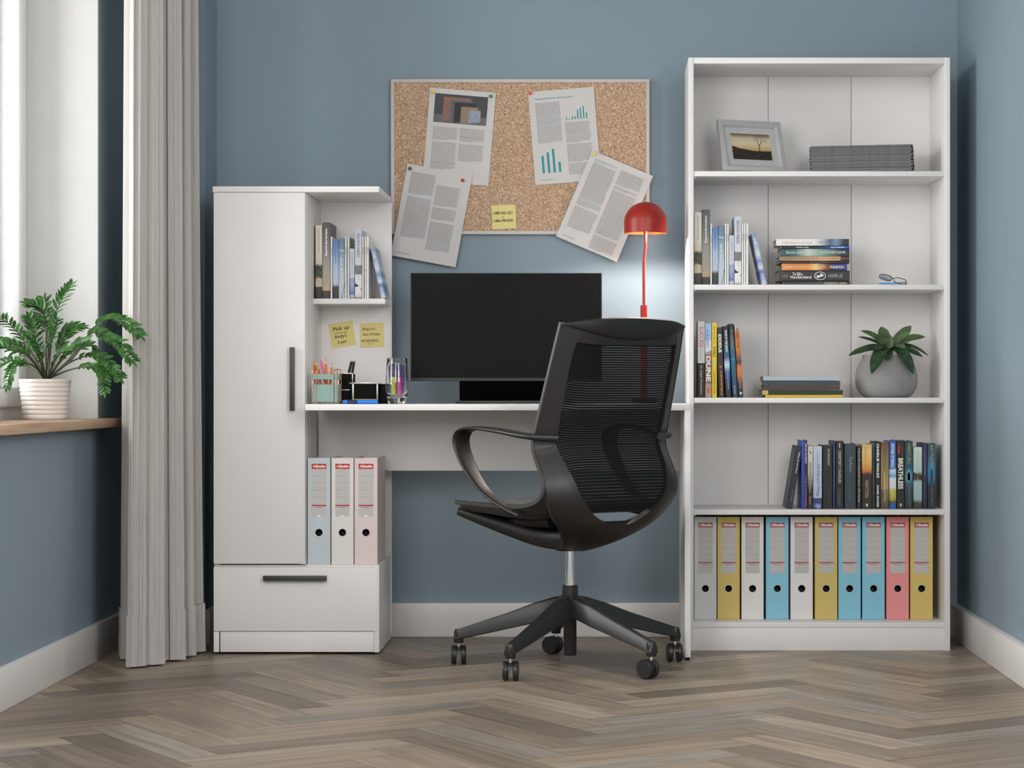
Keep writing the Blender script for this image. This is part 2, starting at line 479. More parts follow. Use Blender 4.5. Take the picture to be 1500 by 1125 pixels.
# ---------------------------------------------------------------- white tall cabinet with an open niche
CX0, CX1 = -1.1476, -0.655
CF, CB = -0.486, -0.120
CABTOP = 1.392
cabinet = thing('cabinet', 'tall white cabinet with a long door, a wide drawer and an open niche', 'cabinet', ((CX0 + CX1) / 2, (CF + CB) / 2, 0))
ox, oy = cabinet.location.x, cabinet.location.y
def cbox(mb, x0, x1, y0, y1, z0, z1): mb.box(x0 - ox, x1 - ox, y0 - oy, y1 - oy, z0, z1)
m = MB()
cbox(m, CX0, CX0 + 0.016, CF + 0.018, CB, 0.006, 1.373)                # left side
cbox(m, -0.8900, -0.8736, CF + 0.018, CB, 0.262, 1.373)               # niche wall
cbox(m, CX1 - 0.016, CX1, CF + 0.003, CB, 0.006, 0.2655)              # right side, low
cbox(m, CX0 + 0.016, CX1 - 0.016, CF + 0.018, CB, 0.2495, 0.2655)     # lower deck
cbox(m, CX0 + 0.016, CX1 - 0.016, CF + 0.030, CB, 0.055, 0.071)       # floor of the drawer bay
m.build('carcass', M_WHITE, cabinet, bevel=0.0008)
m = MB(); cbox(m, CX0 - 0.002, CX1, CF, CB, 1.3745, CABTOP); m.build('top_board', M_WHITE, cabinet, bevel=0.001)
m = MB(); cbox(m, CX0 + 0.016, CX1 + 0.003, CB, CB + 0.006, 0.03, 1.3745); m.build('back_panel', M_WHITE, cabinet, smooth=0)
m = MB(); cbox(m, CX0 + 0.020, CX1 - 0.0165, CF + 0.004, CF + 0.020, 0.0072, 0.0675); m.build('plinth', M_WHITE, cabinet, bevel=0.0008)
m = MB(); cbox(m, CX0 + 0.0005, CX0 + 0.016, CF + 0.003, CF + 0.0178, 0.0072, 0.0675); m.build('plinth', M_WHITE, cabinet, bevel=0.0008)
for fx in (CX0 + 0.008, CX1 - 0.05):
    for fy in (CF + 0.03, CB - 0.05):
        m = MB(); cbox(m, fx, fx + 0.035, fy, fy + 0.03, 0.0, 0.0062); m.build('foot', M_DARK, cabinet, smooth=0)
shelf_y = -0.312
m = MB(); cbox(m, -0.8734, CX1 + 0.001, shelf_y, CB, 1.0495, 1.0655); m.build('shelf', M_WHITE, cabinet, bevel=0.0008)
m = MB(); cbox(m, CX0 + 0.001, -0.8752, CF, CF + 0.0172, 0.2700, 1.3732); dr = m.build('door', M_WHITE, cabinet, bevel=0.0008)
def pull(parent, x0, x1, z0, z1, y):
    mb = MB(); cbox(mb, x0, x1, y - 0.022, y - 0.010, z0, z1)
    if x1 - x0 > z1 - z0:
        for a in (x0 + 0.012, x1 - 0.024): cbox(mb, a, a + 0.012, y - 0.012, y, z0 + 0.003, z1 - 0.003)
    else:
        for a in (z0 + 0.012, z1 - 0.024): cbox(mb, x0 + 0.003, x1 - 0.003, y - 0.012, y, a, a + 0.012)
    h = mb.build('handle', M_GREYMETAL, parent, bevel=0.001); h['label'] = 'dark grey bar handle'
hp = lambda x, y: P(x, y, 6.50)
pull(dr, hp(424.6, 0).x, hp(431.6, 0).x, hp(0, 601.5).z, hp(0, 508.5).z, CF)
m = MB(); cbox(m, CX0 + 0.001, -0.659, CF, CF + 0.0172, 0.0695, 0.2600); dw = m.build('drawer', M_WHITE, cabinet, bevel=0.0008)
pull(dw, hp(385.6, 0).x, hp(478.6, 0).x, hp(0, 850.6).z, hp(0, 843.2).z, CF)

# ---------------------------------------------------------------- desk
DT = 0.745
desk = thing('desk', 'white desk running from the cabinet niche to a side panel at the bookcase', 'desk', (-0.29, -0.42, 0))
ox, oy = desk.location.x, desk.location.y
m = MB(); cbox(m, -0.854, 0.2640, -0.638, -0.200, DT - 0.0178, DT)
m.build('desktop', M_WHITE, desk, bevel=0.0009)
m = MB(); cbox(m, 0.2480, 0.2652, -0.638, -0.200, 0.010, DT - 0.0180); sp_ = m.build('side_panel', M_WHITE, desk, bevel=0.0009)
for fy in (-0.630, -0.235):
    m = MB(); cbox(m, 0.2500, 0.2630, fy, fy + 0.02, 0.0, 0.0105); m.build('foot', M_DARK, sp_, smooth=0)
m = MB(); cbox(m, -0.8690, 0.2478, -0.2180, -0.2010, 0.537, DT - 0.0180); m.build('modesty_panel', M_WHITE, desk, bevel=0.0009)

# ---------------------------------------------------------------- bookcase
BX0, BX1, BF, BB = 0.2689, 1.0585, -0.387, -0.098
SHELVES = [1.4472, 1.1048, 0.7632, 0.4254, 0.0852]
bookcase = thing('bookcase', 'tall open white bookcase of five shelves beside the right wall', 'bookcase', ((BX0 + BX1) / 2, (BF + BB) / 2, 0))
ox, oy = bookcase.location.x, bookcase.location.y
m = MB(); cbox(m, BX0, BX0 + 0.0157, BF, BB, 0.0, 1.790); m.build('side_panel', M_WHITE, bookcase, bevel=0.0009)
m = MB(); cbox(m, BX1 - 0.0168, BX1, BF, BB, 0.0, 1.790); m.build('side_panel', M_WHITE, bookcase, bevel=0.0009)
IX0, IX1 = BX0 + 0.0157, BX1 - 0.0168
m = MB(); cbox(m, IX0, IX1, BF + 0.001, BB, 1.772, 1.790); m.build('top_board', M_WHITE, bookcase, bevel=0.0009)
s1 = P(1125.4, 0, 6.898).x; s2 = P(1247.2, 0, 6.898).x
m = MB()
for a, b in ((BX0 + 0.004, s1 - 0.0008), (s1 + 0.0008, s2 - 0.0008), (s2 + 0.0008, BX1 - 0.004)):
    cbox(m, a, b, BB, BB + 0.004, 0.03, 1.785)
m.build('back_panel', M_WHITE, bookcase, bevel=0.0006)
for i, z in enumerate(SHELVES[:4]):
    m = MB(); cbox(m, IX0 + 0.0004, IX1 - 0.0004, BF + 0.002, BB - 0.0005, z - 0.0155, z); sh = m.build('shelf', M_WHITE, bookcase, bevel=0.0009)
    for a in (IX0 + 0.0005, IX1 - 0.0075):
        for yy in (BF + 0.02, BB - 0.05):
            m = MB(); cbox(m, a, a + 0.007, yy, yy + 0.007, z - 0.0195, z - 0.0153); m.build('shelf_peg', mat('clear_peg', K(225, 226, 228), 0.3), sh, smooth=0)
m = MB(); cbox(m, IX0, IX1, BF + 0.002, BB, SHELVES[4] - 0.0165, SHELVES[4]); m.build('shelf', M_WHITE, bookcase, bevel=0.0009)
m = MB(); cbox(m, IX0, IX1, BF + 0.004, BF + 0.020, 0.0, SHELVES[4] - 0.0168); m.build('plinth', M_WHITE, bookcase, bevel=0.0009)

# ---------------------------------------------------------------- lever arch binders
M_LABEL = mat('binder_label_card', K(196, 193, 190), 0.55, vary=0.02)
M_RED = mat('label_red', K(196, 32, 30), 0.5)
M_LABEL2 = mat('binder_label_grey', K(192, 187, 184), 0.55, vary=0.02)
M_RED2 = mat('label_muted_red', K(172, 88, 90), 0.5)  # duller, pinker red for the bookcase binder labels
M_INK = mat('black_ink', K(22, 22, 24), 0.6)
M_WINK = mat('white_ink', K(245, 243, 240), 0.6)
M_RULE = mat('grey_rule_ink', K(140, 138, 136), 0.6)
M_RING = mat('nickel_ring', K(225, 225, 226), 0.22, 0.85)
BCOL = {'grey': K(206, 207, 206), 'white': K(228, 223, 220), 'yellow': K(210, 186, 106), 'blue': K(136, 196, 218), 'coral': K(234, 146, 144),
        'pale_blue': K(198, 206, 212), 'pink': K(226, 209, 207)}
def binder(colname, label, x, wd, h, dep, yfront, z, group, window):
    t = thing('binder', label, 'binder', (x, yfront, z), group=group)
    body = mat('binder_board_' + colname, BCOL[colname], 0.55, vary=0.03, vscale=200, bump=0.03, bscale=1200)
    mb = MB(); tk = 0.0025; hx = wd / 2 - 0.0006
    # spine board with a round finger hole
    zc, rr = h * 0.302, 0.0108
    angs = sorted([2 * PI * k / 32 for k in range(32)] + [math.atan2(sz, sx) % (2 * PI) for sx, sz in ((hx, h - zc), (-hx, h - zc), (-hx, -zc), (hx, -zc))])
    def edge(a):
        cx_, sx_ = math.cos(a), math.sin(a); k = 1e9
        if abs(cx_) > 1e-9: k = min(k, hx / abs(cx_))
        if sx_ > 1e-9: k = min(k, (h - zc) / sx_)
        if sx_ < -1e-9: k = min(k, zc / -sx_)
        return cx_ * k, zc + sx_ * k
    rings = []
    for y, inner in ((0, True), (0, False), (tk, False), (tk, True)):
        rings.append([((rr * math.cos(a), y, zc + rr * math.sin(a)) if inner else (edge(a)[0], y, edge(a)[1])) for a in angs])
    mb.grid(rings, 0, closeu=True, closev=True)
    mb.box(-hx, -hx + tk, tk + 0.0002, dep, 0, h); mb.box(hx - tk, hx, tk + 0.0002, dep, 0, h)
    mb.build('cover', body, t, bevel=0.0007, seg=1)
    # lever arch leaves
    pb = MB().box(-hx + 0.006, hx - 0.006, 0.05, dep - 0.012, 0.006, h - 0.018); pb.build('paper_block', mat('binder_inside', K(52, 51, 50), 0.8), t, smooth=0)
    rg = MB(); rg.tube([(rr * 1.06 * math.cos(2 * PI * k / 36), -0.0006, zc + rr * 1.06 * math.sin(2 * PI * k / 36)) for k in range(37)], 0.0011, 6, cap=False)
    rg.build('finger_ring', M_RING, t)
    lv = MB().tube([(-0.006, 0.012, zc - 0.003), (0.0, 0.010, zc - 0.002), (0.004, 0.012, zc - 0.009)], 0.0009, 6); lv.build('lever', M_RING, t)
    rv_ = MB()
    for zz in (h * 0.42, h * 0.64):
        for sx in (-1, 1): rv_.lathe([(0.0024, 0), (0.0022, 0.0006), (0.0, 0.0008)], 10)
    # label
    lx = 0.0225 * wd / 0.071; z1 = h * 0.945; z0 = h * 0.452
    lb = MB(); lb.box(-lx, lx, -0.0007, 0.0, z0, z1, 0)
    zr = h * 0.897
    lb.box(-lx, lx, -0.0010, -0.0006, zr, z1, 1)
    lb.box(-lx, lx, -0.0010, -0.0006, h * 0.548, h * 0.561, 1)
    for k in range(1, 5): lb.box(-lx, lx, -0.0009, -0.0006, zr - k * (zr - h * 0.561) / 5.1, zr - k * (zr - h * 0.561) / 5.1 + 0.0006, 2)
    lb.box(-lx * 0.48, lx * 0.48, -0.0009, -0.0006, h * 0.535, h * 0.538, 3)
    lo = lb.build('spine_label', [M_LABEL if window else M_LABEL2, M_RED if window else M_RED2, M_RULE, M_INK], t, smooth=0)
    tx = MB(); hh = z1 - zr
    write(tx, 'Esselte', (-lx * 0.52, -0.0013, zr + hh * 0.26), (lx * 1.36, 0, 0), (0, 0, hh * 0.52), 0, bold=0.035, slant=0.06)
    for k in range(3): # little flag mark before the name
        tx.poly([(-lx * 0.80 + k * 0.0012, -0.0013, zr + hh * (0.34 + 0.14 * k)), (-lx * 0.58, -0.0013, zr + hh * (0.34 + 0.14 * k)), (-lx * 0.60, -0.0013, zr + hh * (0.45 + 0.14 * k)), (-lx * 0.82 + k * 0.0012, -0.0013, zr + hh * (0.45 + 0.14 * k))])
    tx.build('logo_text', M_WINK, lo, smooth=0)
    if window:
        hm = MB(); hm.poly([(0.006 * math.cos(a), -0.0012, z0 - 0.0004 + 0.005 * math.sin(a)) for a in [PI * k / 12 for k in range(13)]]); hm.build('thumb_notch', M_WINK, lo, smooth=0)
        rm = MB(); M4 = rm.M
        for zz in (h * 0.40, h * 0.645):
            rm.M = Matrix.Translation((hx, 0.014, zz)) @ Matrix.Rotation(R(90), 4, 'Y')
            rm.lathe([(0.0030, 0.0), (0.0026, 0.0010), (0.0, 0.0013)], 12)
        rm.M = None
        rm.build('rivet', M_RING, t)
    return t
# ten in the bottom bay, left edge of each in the photograph
bd = 6.692
binder_px = [(1016.9, 1049.8, 'grey', 'pale grey lever arch binder standing against the left side of the bookcase'),
    (1050.8, 1083.8, 'yellow', 'yellow lever arch binder second from the left, touching the pale grey binder'),
    (1086, 1118.8, 'white', 'white lever arch binder between a yellow one at left and a blue one at right'),
    (1122, 1155.4, 'blue', 'blue lever arch binder standing between two white binders'),
    (1157.8, 1190.8, 'white', 'white lever arch binder between a blue one at left and a yellow one at right'),
    (1193.6, 1226.8, 'yellow', 'yellow lever arch binder between a white and a blue binder'),
    (1228, 1261, 'blue', 'blue lever arch binder with a yellow one on its left'),
    (1263, 1296.2, 'blue', 'blue lever arch binder touching the coral pink binder'),
    (1298.3, 1331.6, 'coral', 'coral pink lever arch binder on the bottom shelf'),
    (1333.3, 1366.6, 'yellow', 'yellow lever arch binder at the right end, beside the coral pink one')]
for a, b, cn, lab in binder_px:
    xa, xb = P(a, 0, bd).x, P(b, 0, bd).x
    binder(cn, lab, (xa + xb) / 2, xb - xa, 0.3135, 0.19, bd - 7, SHELVES[4] + 0.0004, 'binders on the bottom shelf of the bookcase', False)
bd2 = 6.530
for a, b, cn, lab in [(450.3, 484.2, 'pale_blue', 'pale blue lever arch binder beside the cabinet door'),
                      (485.2, 518.2, 'white', 'off white lever arch binder between pale blue and pale pink ones'),
                      (519.0, 553.2, 'pink', 'pale pink lever arch binder standing on the drawer top')]:
    xa, xb = P(a, 0, bd2).x, P(b, 0, bd2).x
    binder(cn, lab, (xa + xb) / 2, xb - xa, 0.3185, 0.235, bd2 - 7, 0.2657, 'binders on the low part of the cabinet', True)
# ---------------------------------------------------------------- cork board, papers, pins, notes
cz0, cz1 = P(0, 343.2, 6.975).z, P(0, 115.6, 6.975).z
cx0, cx1 = P(572.3, 0, 6.975).x, P(951.6, 0, 6.975).x
board = thing('pinboard', 'wide cork pinboard in a pale grey frame on the blue wall', 'pinboard', ((cx0 + cx1) / 2, 0, cz0))
bw, bh = (cx1 - cx0) / 2, cz1 - cz0
def cork():
    m = bpy.data.materials.new('cork'); m.use_nodes = True
    nt = m.node_tree; b = nt.nodes['Principled BSDF']
    tc = nt.nodes.new('ShaderNodeTexCoord')
    v = nt.nodes.new('ShaderNodeTexVoronoi'); v.inputs['Scale'].default_value = 360
    n = nt.nodes.new('ShaderNodeTexNoise'); n.inputs['Scale'].default_value = 150; n.inputs['Detail'].default_value = 5
    nt.links.new(tc.outputs['Object'], v.inputs['Vector']); nt.links.new(tc.outputs['Object'], n.inputs['Vector'])
    sx = nt.nodes.new('ShaderNodeSeparateColor'); nt.links.new(v.outputs['Color'], sx.inputs[0])
    ad = nt.nodes.new('ShaderNodeMath'); ad.operation = 'ADD'; nt.links.new(sx.outputs[0], ad.inputs[0]); nt.links.new(n.outputs['Fac'], ad.inputs[1])
    dv = nt.nodes.new('ShaderNodeMath'); dv.operation = 'MULTIPLY'; dv.inputs[1].default_value = 0.5; nt.links.new(ad.outputs[0], dv.inputs[0])
    r = nt.nodes.new('ShaderNodeValToRGB'); cr = r.color_ramp
    cr.elements[0].position = 0.12; cr.elements[0].color = K(118, 92, 70)
    cr.elements[1].position = 0.86; cr.elements[1].color = K(232, 208, 184)
    e = cr.elements.new(0.38); e.color = K(172, 140, 113)
    e = cr.elements.new(0.62); e.color = K(196, 165, 138)
    nt.links.new(dv.outputs[0], r.inputs['Fac']); nt.links.new(r.outputs['Color'], b.inputs['Base Color'])
    b.inputs['Roughness'].default_value = 0.9
    bp = nt.nodes.new('ShaderNodeBump'); bp.inputs['Strength'].default_value = 0.3; bp.inputs['Distance'].default_value = 0.001
    nt.links.new(dv.outputs[0], bp.inputs['Height']); nt.links.new(bp.outputs['Normal'], b.inputs['Normal'])
    return m
MB().box(-bw + 0.009, bw - 0.009, -0.0185, -0.001, 0.009, bh - 0.009).build('cork_panel', cork(), board, smooth=0)
M_BFR = mat('pale_grey_frame', K(196, 188, 184), 0.45, vary=0.03)
fm = MB(); q = 0.0112
fm.box(-bw, bw, -0.025, -0.0005, 0, q); fm.box(-bw, bw, -0.025, -0.0005, bh - q, bh)
fm.box(-bw, -bw + q, -0.025, -0.0005, q, bh - q); fm.box(bw - q, bw, -0.025, -0.0005, q, bh - q)
fm.build('frame', M_BFR, board, bevel=0.0015)

M_TXT = mat('print_grey_ink', K(128, 126, 126), 0.8)
M_TXT2 = mat('print_dark_ink', K(70, 70, 72), 0.8)
M_TEAL = mat('print_teal', K(36, 146, 150), 0.7)
M_TEALTXT = mat('print_teal_text', K(112, 168, 168), 0.8)
SH_W, SH_H = 0.210, 0.297
rp = random.Random(3)
def lines(mb, x0, x1, ztop, n, pitch=0.00325, th=0.00125, mi=0, teal=(), bold=(), last=0.6):
    """rows of printed words between x0 and x1, n rows downwards from ztop (all in sheet metres, top = 0)"""
    for i in range(n):
        z = -ztop - i * pitch
        xe = x1 if i < n - 1 else x0 + (x1 - x0) * last
        xe -= rp.uniform(0, 0.004)
        x = x0
        while x < xe - 0.002:
            L = min(rp.uniform(0.004, 0.013), xe - x)
            k = 2 if i in teal else (1 if i in bold else mi)
            mb.poly([(x, -0.00045, z - th), (x + L, -0.00045, z - th), (x + L, -0.00045, z), (x, -0.00045, z)], k)
            x += L + 0.0012
def sheet(label, tl, angle, depth, fill, curl=0.0):
    """A4 sheet hanging from its top left corner at pixel tl, turned clockwise by angle degrees"""
    p = P(tl[0], tl[1], depth)
    t = thing('paper_sheet', label, 'paper', p, (0, R(angle), 0), 'printed sheets on the pinboard')
    mb = MB(); n = 8
    rows = []
    for i in range(n + 1):
        z = -SH_H * i / n
        rows.append([(SH_W * j / 6, -0.0002 - curl * (i / n) ** 2.2, z) for j in range(7)])
    mb.thick(rows, [[(0, 0.0002, 0)] * 7] * (n + 1)); mb.build('page', M_PAPER, t, smooth=60)
    pr = MB(); fill(pr)
    if curl:
        pr.v = [(a, b - curl * (-c / SH_H) ** 2.2 - 0.0003, c) for a, b, c in pr.v]
    pr.build('print', [M_TXT, M_TXT2, M_TEALTXT, M_TEAL, M_PIC[0], M_PIC[1], M_PIC[2], M_PIC[3], M_PIC[4], M_PIC[5], M_PIC[6]], t, smooth=0)
    return t
M_PIC = [mat('photo_dark_backdrop', K(48, 49, 54), 0.5, vary=0.2, vscale=25), mat('photo_red_brick', K(140, 96, 86), 0.6, vary=0.25, vscale=300), mat('photo_slate', K(84, 94, 102), 0.6, vary=0.2, vscale=300),
         mat('photo_black_stone', K(34, 34, 33), 0.6, vary=0.2, vscale=300), mat('photo_tan_stone', K(140, 122, 104), 0.6, vary=0.2, vscale=300), mat('photo_blue_grey_stone', K(140, 152, 172), 0.6, vary=0.35, vscale=400), mat('photo_table', K(88, 88, 92), 0.5, vary=0.1, vscale=20)]
def rect(mb, x0, x1, z0, z1, mi, y=-0.0005): mb.poly([(x0, y, -z1), (x1, y, -z1), (x1, y, -z0), (x0, y, -z0)], mi)
def fill1(mb):
    rect(mb, 0.018, 0.187, 0.016, 0.108, 4)
    rect(mb, 0.018, 0.187, 0.082, 0.108, 10, -0.00052)
    for k, (x0, x1, z0, z1, mi) in enumerate([(0.046, 0.134, 0.025, 0.098, 5), (0.070, 0.140, 0.034, 0.102, 6), (0.082, 0.150, 0.040, 0.103, 7), (0.104, 0.158, 0.052, 0.104, 8), (0.116, 0.160, 0.058, 0.104, 8), (0.130, 0.167, 0.062, 0.102, 9)]):
        mb.poly([(x0, -0.0006 - k * 0.00005, -z1 - 0.002), (x1, -0.0006 - k * 0.00005, -z1 + 0.004), (x1, -0.0006 - k * 0.00005, -z0), (x0, -0.0006 - k * 0.00005, -z0)], mi)
    lines(mb, 0.020, 0.100, 0.122, 13); lines(mb, 0.020, 0.100, 0.170, 27, bold=(20,))
    lines(mb, 0.106, 0.186, 0.122, 13, bold=(8,)); lines(mb, 0.106, 0.186, 0.172, 17)
def fill2(mb):
    lines(mb, 0.018, 0.098, 0.022, 22, teal=(20, 21)); lines(mb, 0.018, 0.098, 0.101, 40, teal=(34,))
    lines(mb, 0.104, 0.182, 0.050, 20); lines(mb, 0.104, 0.182, 0.121, 12); lines(mb, 0.104, 0.182, 0.168, 28, teal=(21,))
    lines(mb, 0.018, 0.060, 0.282, 1, last=1.0, mi=1)
def fill3(mb):
    write(mb, 'Development in the next few years', (0.020, -0.0005, -0.029), (0.120, 0, 0), (0, 0, 0.007), 3, bold=0.02)
    lines(mb, 0.020, 0.100, 0.038, 40, teal=(15, 22)); lines(mb, 0.110, 0.190, 0.107, 20, teal=(13,)); lines(mb, 0.110, 0.190, 0.176, 18); lines(mb, 0.110, 0.190, 0.238, 11)
    for k, hgt in enumerate((0.007, 0.004, 0.010, 0.009, 0.030, 0.036, 0.041, 0.018)): rect(mb, 0.114 + k * 0.0092, 0.1180 + k * 0.0092, 0.098 - hgt, 0.098, 3)
    for k, hgt in enumerate((0.056, 0.066, 0.076, 0.033)): rect(mb, 0.026 + k * 0.0175, 0.0335 + k * 0.0175, 0.262 - hgt, 0.262, 3)
    lines(mb, 0.020, 0.060, 0.283, 1, last=1.0, mi=1)
def fill4(mb):
    lines(mb, 0.018, 0.098, 0.020, 3, mi=2, last=0.5)
    lines(mb, 0.018, 0.098, 0.034, 44, teal=(36, 37, 38)); lines(mb, 0.018, 0.098, 0.183, 22)
    lines(mb, 0.108, 0.190, 0.022, 15); lines(mb, 0.108, 0.190, 0.076, 3); lines(mb, 0.108, 0.190, 0.090, 46, teal=(36, 39)); lines(mb, 0.108, 0.190, 0.245, 14)
    lines(mb, 0.018, 0.060, 0.283, 1, last=1.0, mi=1)
sheet('printed sheet with a dark photo of stone samples at its top', (630.2, 128.2), 4.7, 6.9790, fill1)
sheet('printed sheet at lower left, overlapping the stone photo sheet and hanging below the frame', (596.9, 239.7), 10.4, 6.9740, fill2, 0.004)
sheet('printed sheet with two teal bar charts under a red pin', (773.2, 135.0), -4.7, 6.9790, fill3)
sheet('printed text sheet at right, tilted most, hanging below the frame beside the lamp', (867.8, 220.2), 23.0, 6.9740, fill4, 0.004)

PINC = {'yellow': K(226, 206, 40), 'green': K(22, 130, 36), 'dark_green': K(10, 92, 30), 'red': K(226, 52, 30), 'dark_red': K(184, 16, 24)}
def pin(x, y, colr, label, d):
    p = P(x, y, d)
    t = thing('push_pin', label, 'push pin', p, group='push pins holding the sheets')
    mb = MB(); mb.M = Matrix.Rotation(R(90), 4, 'X')
    mb.lathe([(0.0, -0.0002), (0.0052, 0.0), (0.0056, 0.0012), (0.0044, 0.0022), (0.0036, 0.0042), (0.0046, 0.0068), (0.0050, 0.0080), (0.0042, 0.0092), (0.0, 0.0098)], 18)
    mb.build('pin_head', mat('pin_' + colr, PINC[colr], 0.25, vary=0.0), t)
    nb = MB(); nb.M = Matrix.Rotation(R(90), 4, 'X'); nb.lathe([(0.0006, -0.006), (0.0006, 0.0)], 8, cap0=True, cap1=True); nb.build('needle', M_RING, t)
pin(634.2, 135.0, 'yellow', 'yellow pin at the top left of the stone photo sheet', 6.9780)
pin(718.8, 141.2, 'green', 'green pin at the top right of the stone photo sheet', 6.9780)
pin(600.6, 247.0, 'dark_green', 'green pin at the top left of the lower left sheet', 6.9730)
pin(677.8, 264.2, 'dark_red', 'red pin at the top right of the lower left sheet', 6.9725)
pin(776.6, 136.6, 'red', 'red pin at the corner of the bar chart sheet', 6.9780)
pin(870.4, 225.8, 'yellow', 'yellow pin at the corner of the most tilted sheet', 6.9730)

M_NOTE = mat('yellow_note_paper', K(226, 212, 140), 0.75, vary=0.015)
def note(label, cxy, size, angle, d, texts, ul=None):
    p = P(cxy[0], cxy[1], d); s = size / 2
    t = thing('sticky_note', label, 'sticky note', p, (0, R(angle), 0), 'yellow sticky notes')
    rows = [[(s * (-1 + 2 * j / 4), -0.0002 - 0.0022 * (i / 5) ** 2, s - 2 * s * i / 5) for j in range(5)] for i in range(6)]
    MB().thick(rows, [[(0, 0.0002, 0)] * 5] * 6).build('note_paper', M_NOTE, t, smooth=60)
    tx = MB()
    for txt, x0, x1, z0, z1, b in texts:
        yy = -0.0008 - 0.0022 * ((1 - z0) / 2) ** 2
        write(tx, txt, (x0 * s, yy, z0 * s), ((x1 - x0) * s, 0, 0.0), (0, 0, (z1 - z0) * s), 0, bold=b, slant=0.04)
    if ul: tx.box(ul[0] * s, ul[1] * s, -0.0016, -0.0009, ul[2] * s, ul[2] * s + 0.0014)
    tx.build('handwriting', M_INK, t, smooth=0)
dn = 6.8795
note('yellow sticky note reading Pick up Andy\'s 3 pm in the cabinet niche', (501.5, 489.8), 0.0760, -9.3, dn,
     [('Pick up', -0.72, 0.62, 0.28, 0.68, 0.012), ("Andy's", -0.70, 0.32, -0.36, 0.04, 0.012), ('3 pm', -0.50, 0.22, -0.82, -0.46, 0.012)], (-0.66, 0.42, 0.14))
note('yellow sticky note reading Report due Friday MORNING in the cabinet niche', (545.0, 490.6), 0.0755, -2.0, dn,
     [('Report', -0.78, 0.28, 0.34, 0.62, 0.0), ('due Friday', -0.78, 0.64, -0.12, 0.18, 0.0), ('MORNING', -0.92, 0.52, -0.60, -0.36, 0.0), ('!! :)', -0.34, 0.06, -0.86, -0.68, 0.0)])
note('yellow sticky note with phone numbers at the bottom of the pinboard', (738.2, 317.8), 0.0765, -2.2, 6.9805,
     [('1-800 432-1221', -0.92, 0.70, 0.22, 0.46, 0.02), ('or', -0.16, 0.04, -0.08, 0.04, 0.0), ('1-866-290-4236', -0.92, 0.72, -0.42, -0.18, 0.02)])
# ---------------------------------------------------------------- books
_ink = {}
def ink(c):
    if c not in _ink: _ink[c] = mat('ink_%02x%02x%02x' % c, K(*c), 0.55, vary=0.0)
    return _ink[c]
def build_book(t, wd, h, dep, cover, texts=(), shapes=(), hard=True, pages=True, rounded=0.0):
    """parts of a book under t: spine in the plane y = 0, standing on z = 0, centred on x = 0.
    texts: (line, z0, z1, x0, x1, colour, direction, bold) with z and x as shares of height and thickness
    shapes: (outline of (x, z) shares, colour)"""
    hx = wd / 2 - 0.0003
    tb = min(0.0022 if hard else 0.0008, wd * 0.2)
    mb = MB()
    mb.box(-hx, -hx + tb, 0.0, dep, 0, h); mb.box(hx - tb, hx, 0.0, dep, 0, h)
    if rounded:
        n = 6
        f = [(-hx + tb + (2 * hx - 2 * tb) * i / n, -rounded * math.sin(PI * i / n)) for i in range(n + 1)]
        mb.grid([[(a, b, z) for a, b in f] for z in (0, h)])
        mb.grid([[(a, max(b, 0) + 0.0012, z) for a, b in f] for z in (0, h)])
        for z in (0, h): mb.grid([[(a, b, z) for a, b in f], [(a, 0.0012, z) for a, b in f]])
    else:
        mb.box(-hx + tb, hx - tb, 0.0, 0.0012, 0, h)
    mb.build('cover', cover, t, bevel=0.0 if rounded else 0.0004, seg=1)
    ins = 0.0025 if hard else 0.0004
    if pages and hx - tb > 0.0008:
        MB().box(-hx + tb + 0.0001, hx - tb - 0.0001, 0.0014, dep - ins, ins, h - ins).build('page_block', M_PAGES, t, smooth=0)
    y = -0.0006 - rounded
    if shapes:
        sm = MB(); ms = []
        for pts, c in shapes:
            mm = ink(c)
            if mm not in ms: ms.append(mm)
            sm.poly([(-hx + 2 * hx * a, y + 0.0003, h * b) for a, b in pts], ms.index(mm))
        sm.build('spine_picture', ms, t, smooth=0)
    if texts:
        tm = MB(); ms = []
        for s, z0, z1, x0, x1, c, dr, b in texts:
            mm = ink(c)
            if mm not in ms: ms.append(mm)
            xa, xb = -hx + 2 * hx * x0, -hx + 2 * hx * x1
            if dr == 'd':   # reads downwards
                write(tm, s, (xa, y, h * z1), (0, 0, -h * (z1 - z0)), (xb - xa, 0, 0), ms.index(mm), bold=b)
            elif dr == 'u':
                write(tm, s, (xb, y, h * z0), (0, 0, h * (z1 - z0)), (-(xb - xa), 0, 0), ms.index(mm), bold=b)
            else:
                write(tm, s, (xa, y, h * z0), (xb - xa, 0, 0), (0, 0, h * (z1 - z0)), ms.index(mm), bold=b)
        tm.build('spine_title', ms, t, smooth=0)
    return t

W_ = (240, 238, 235)
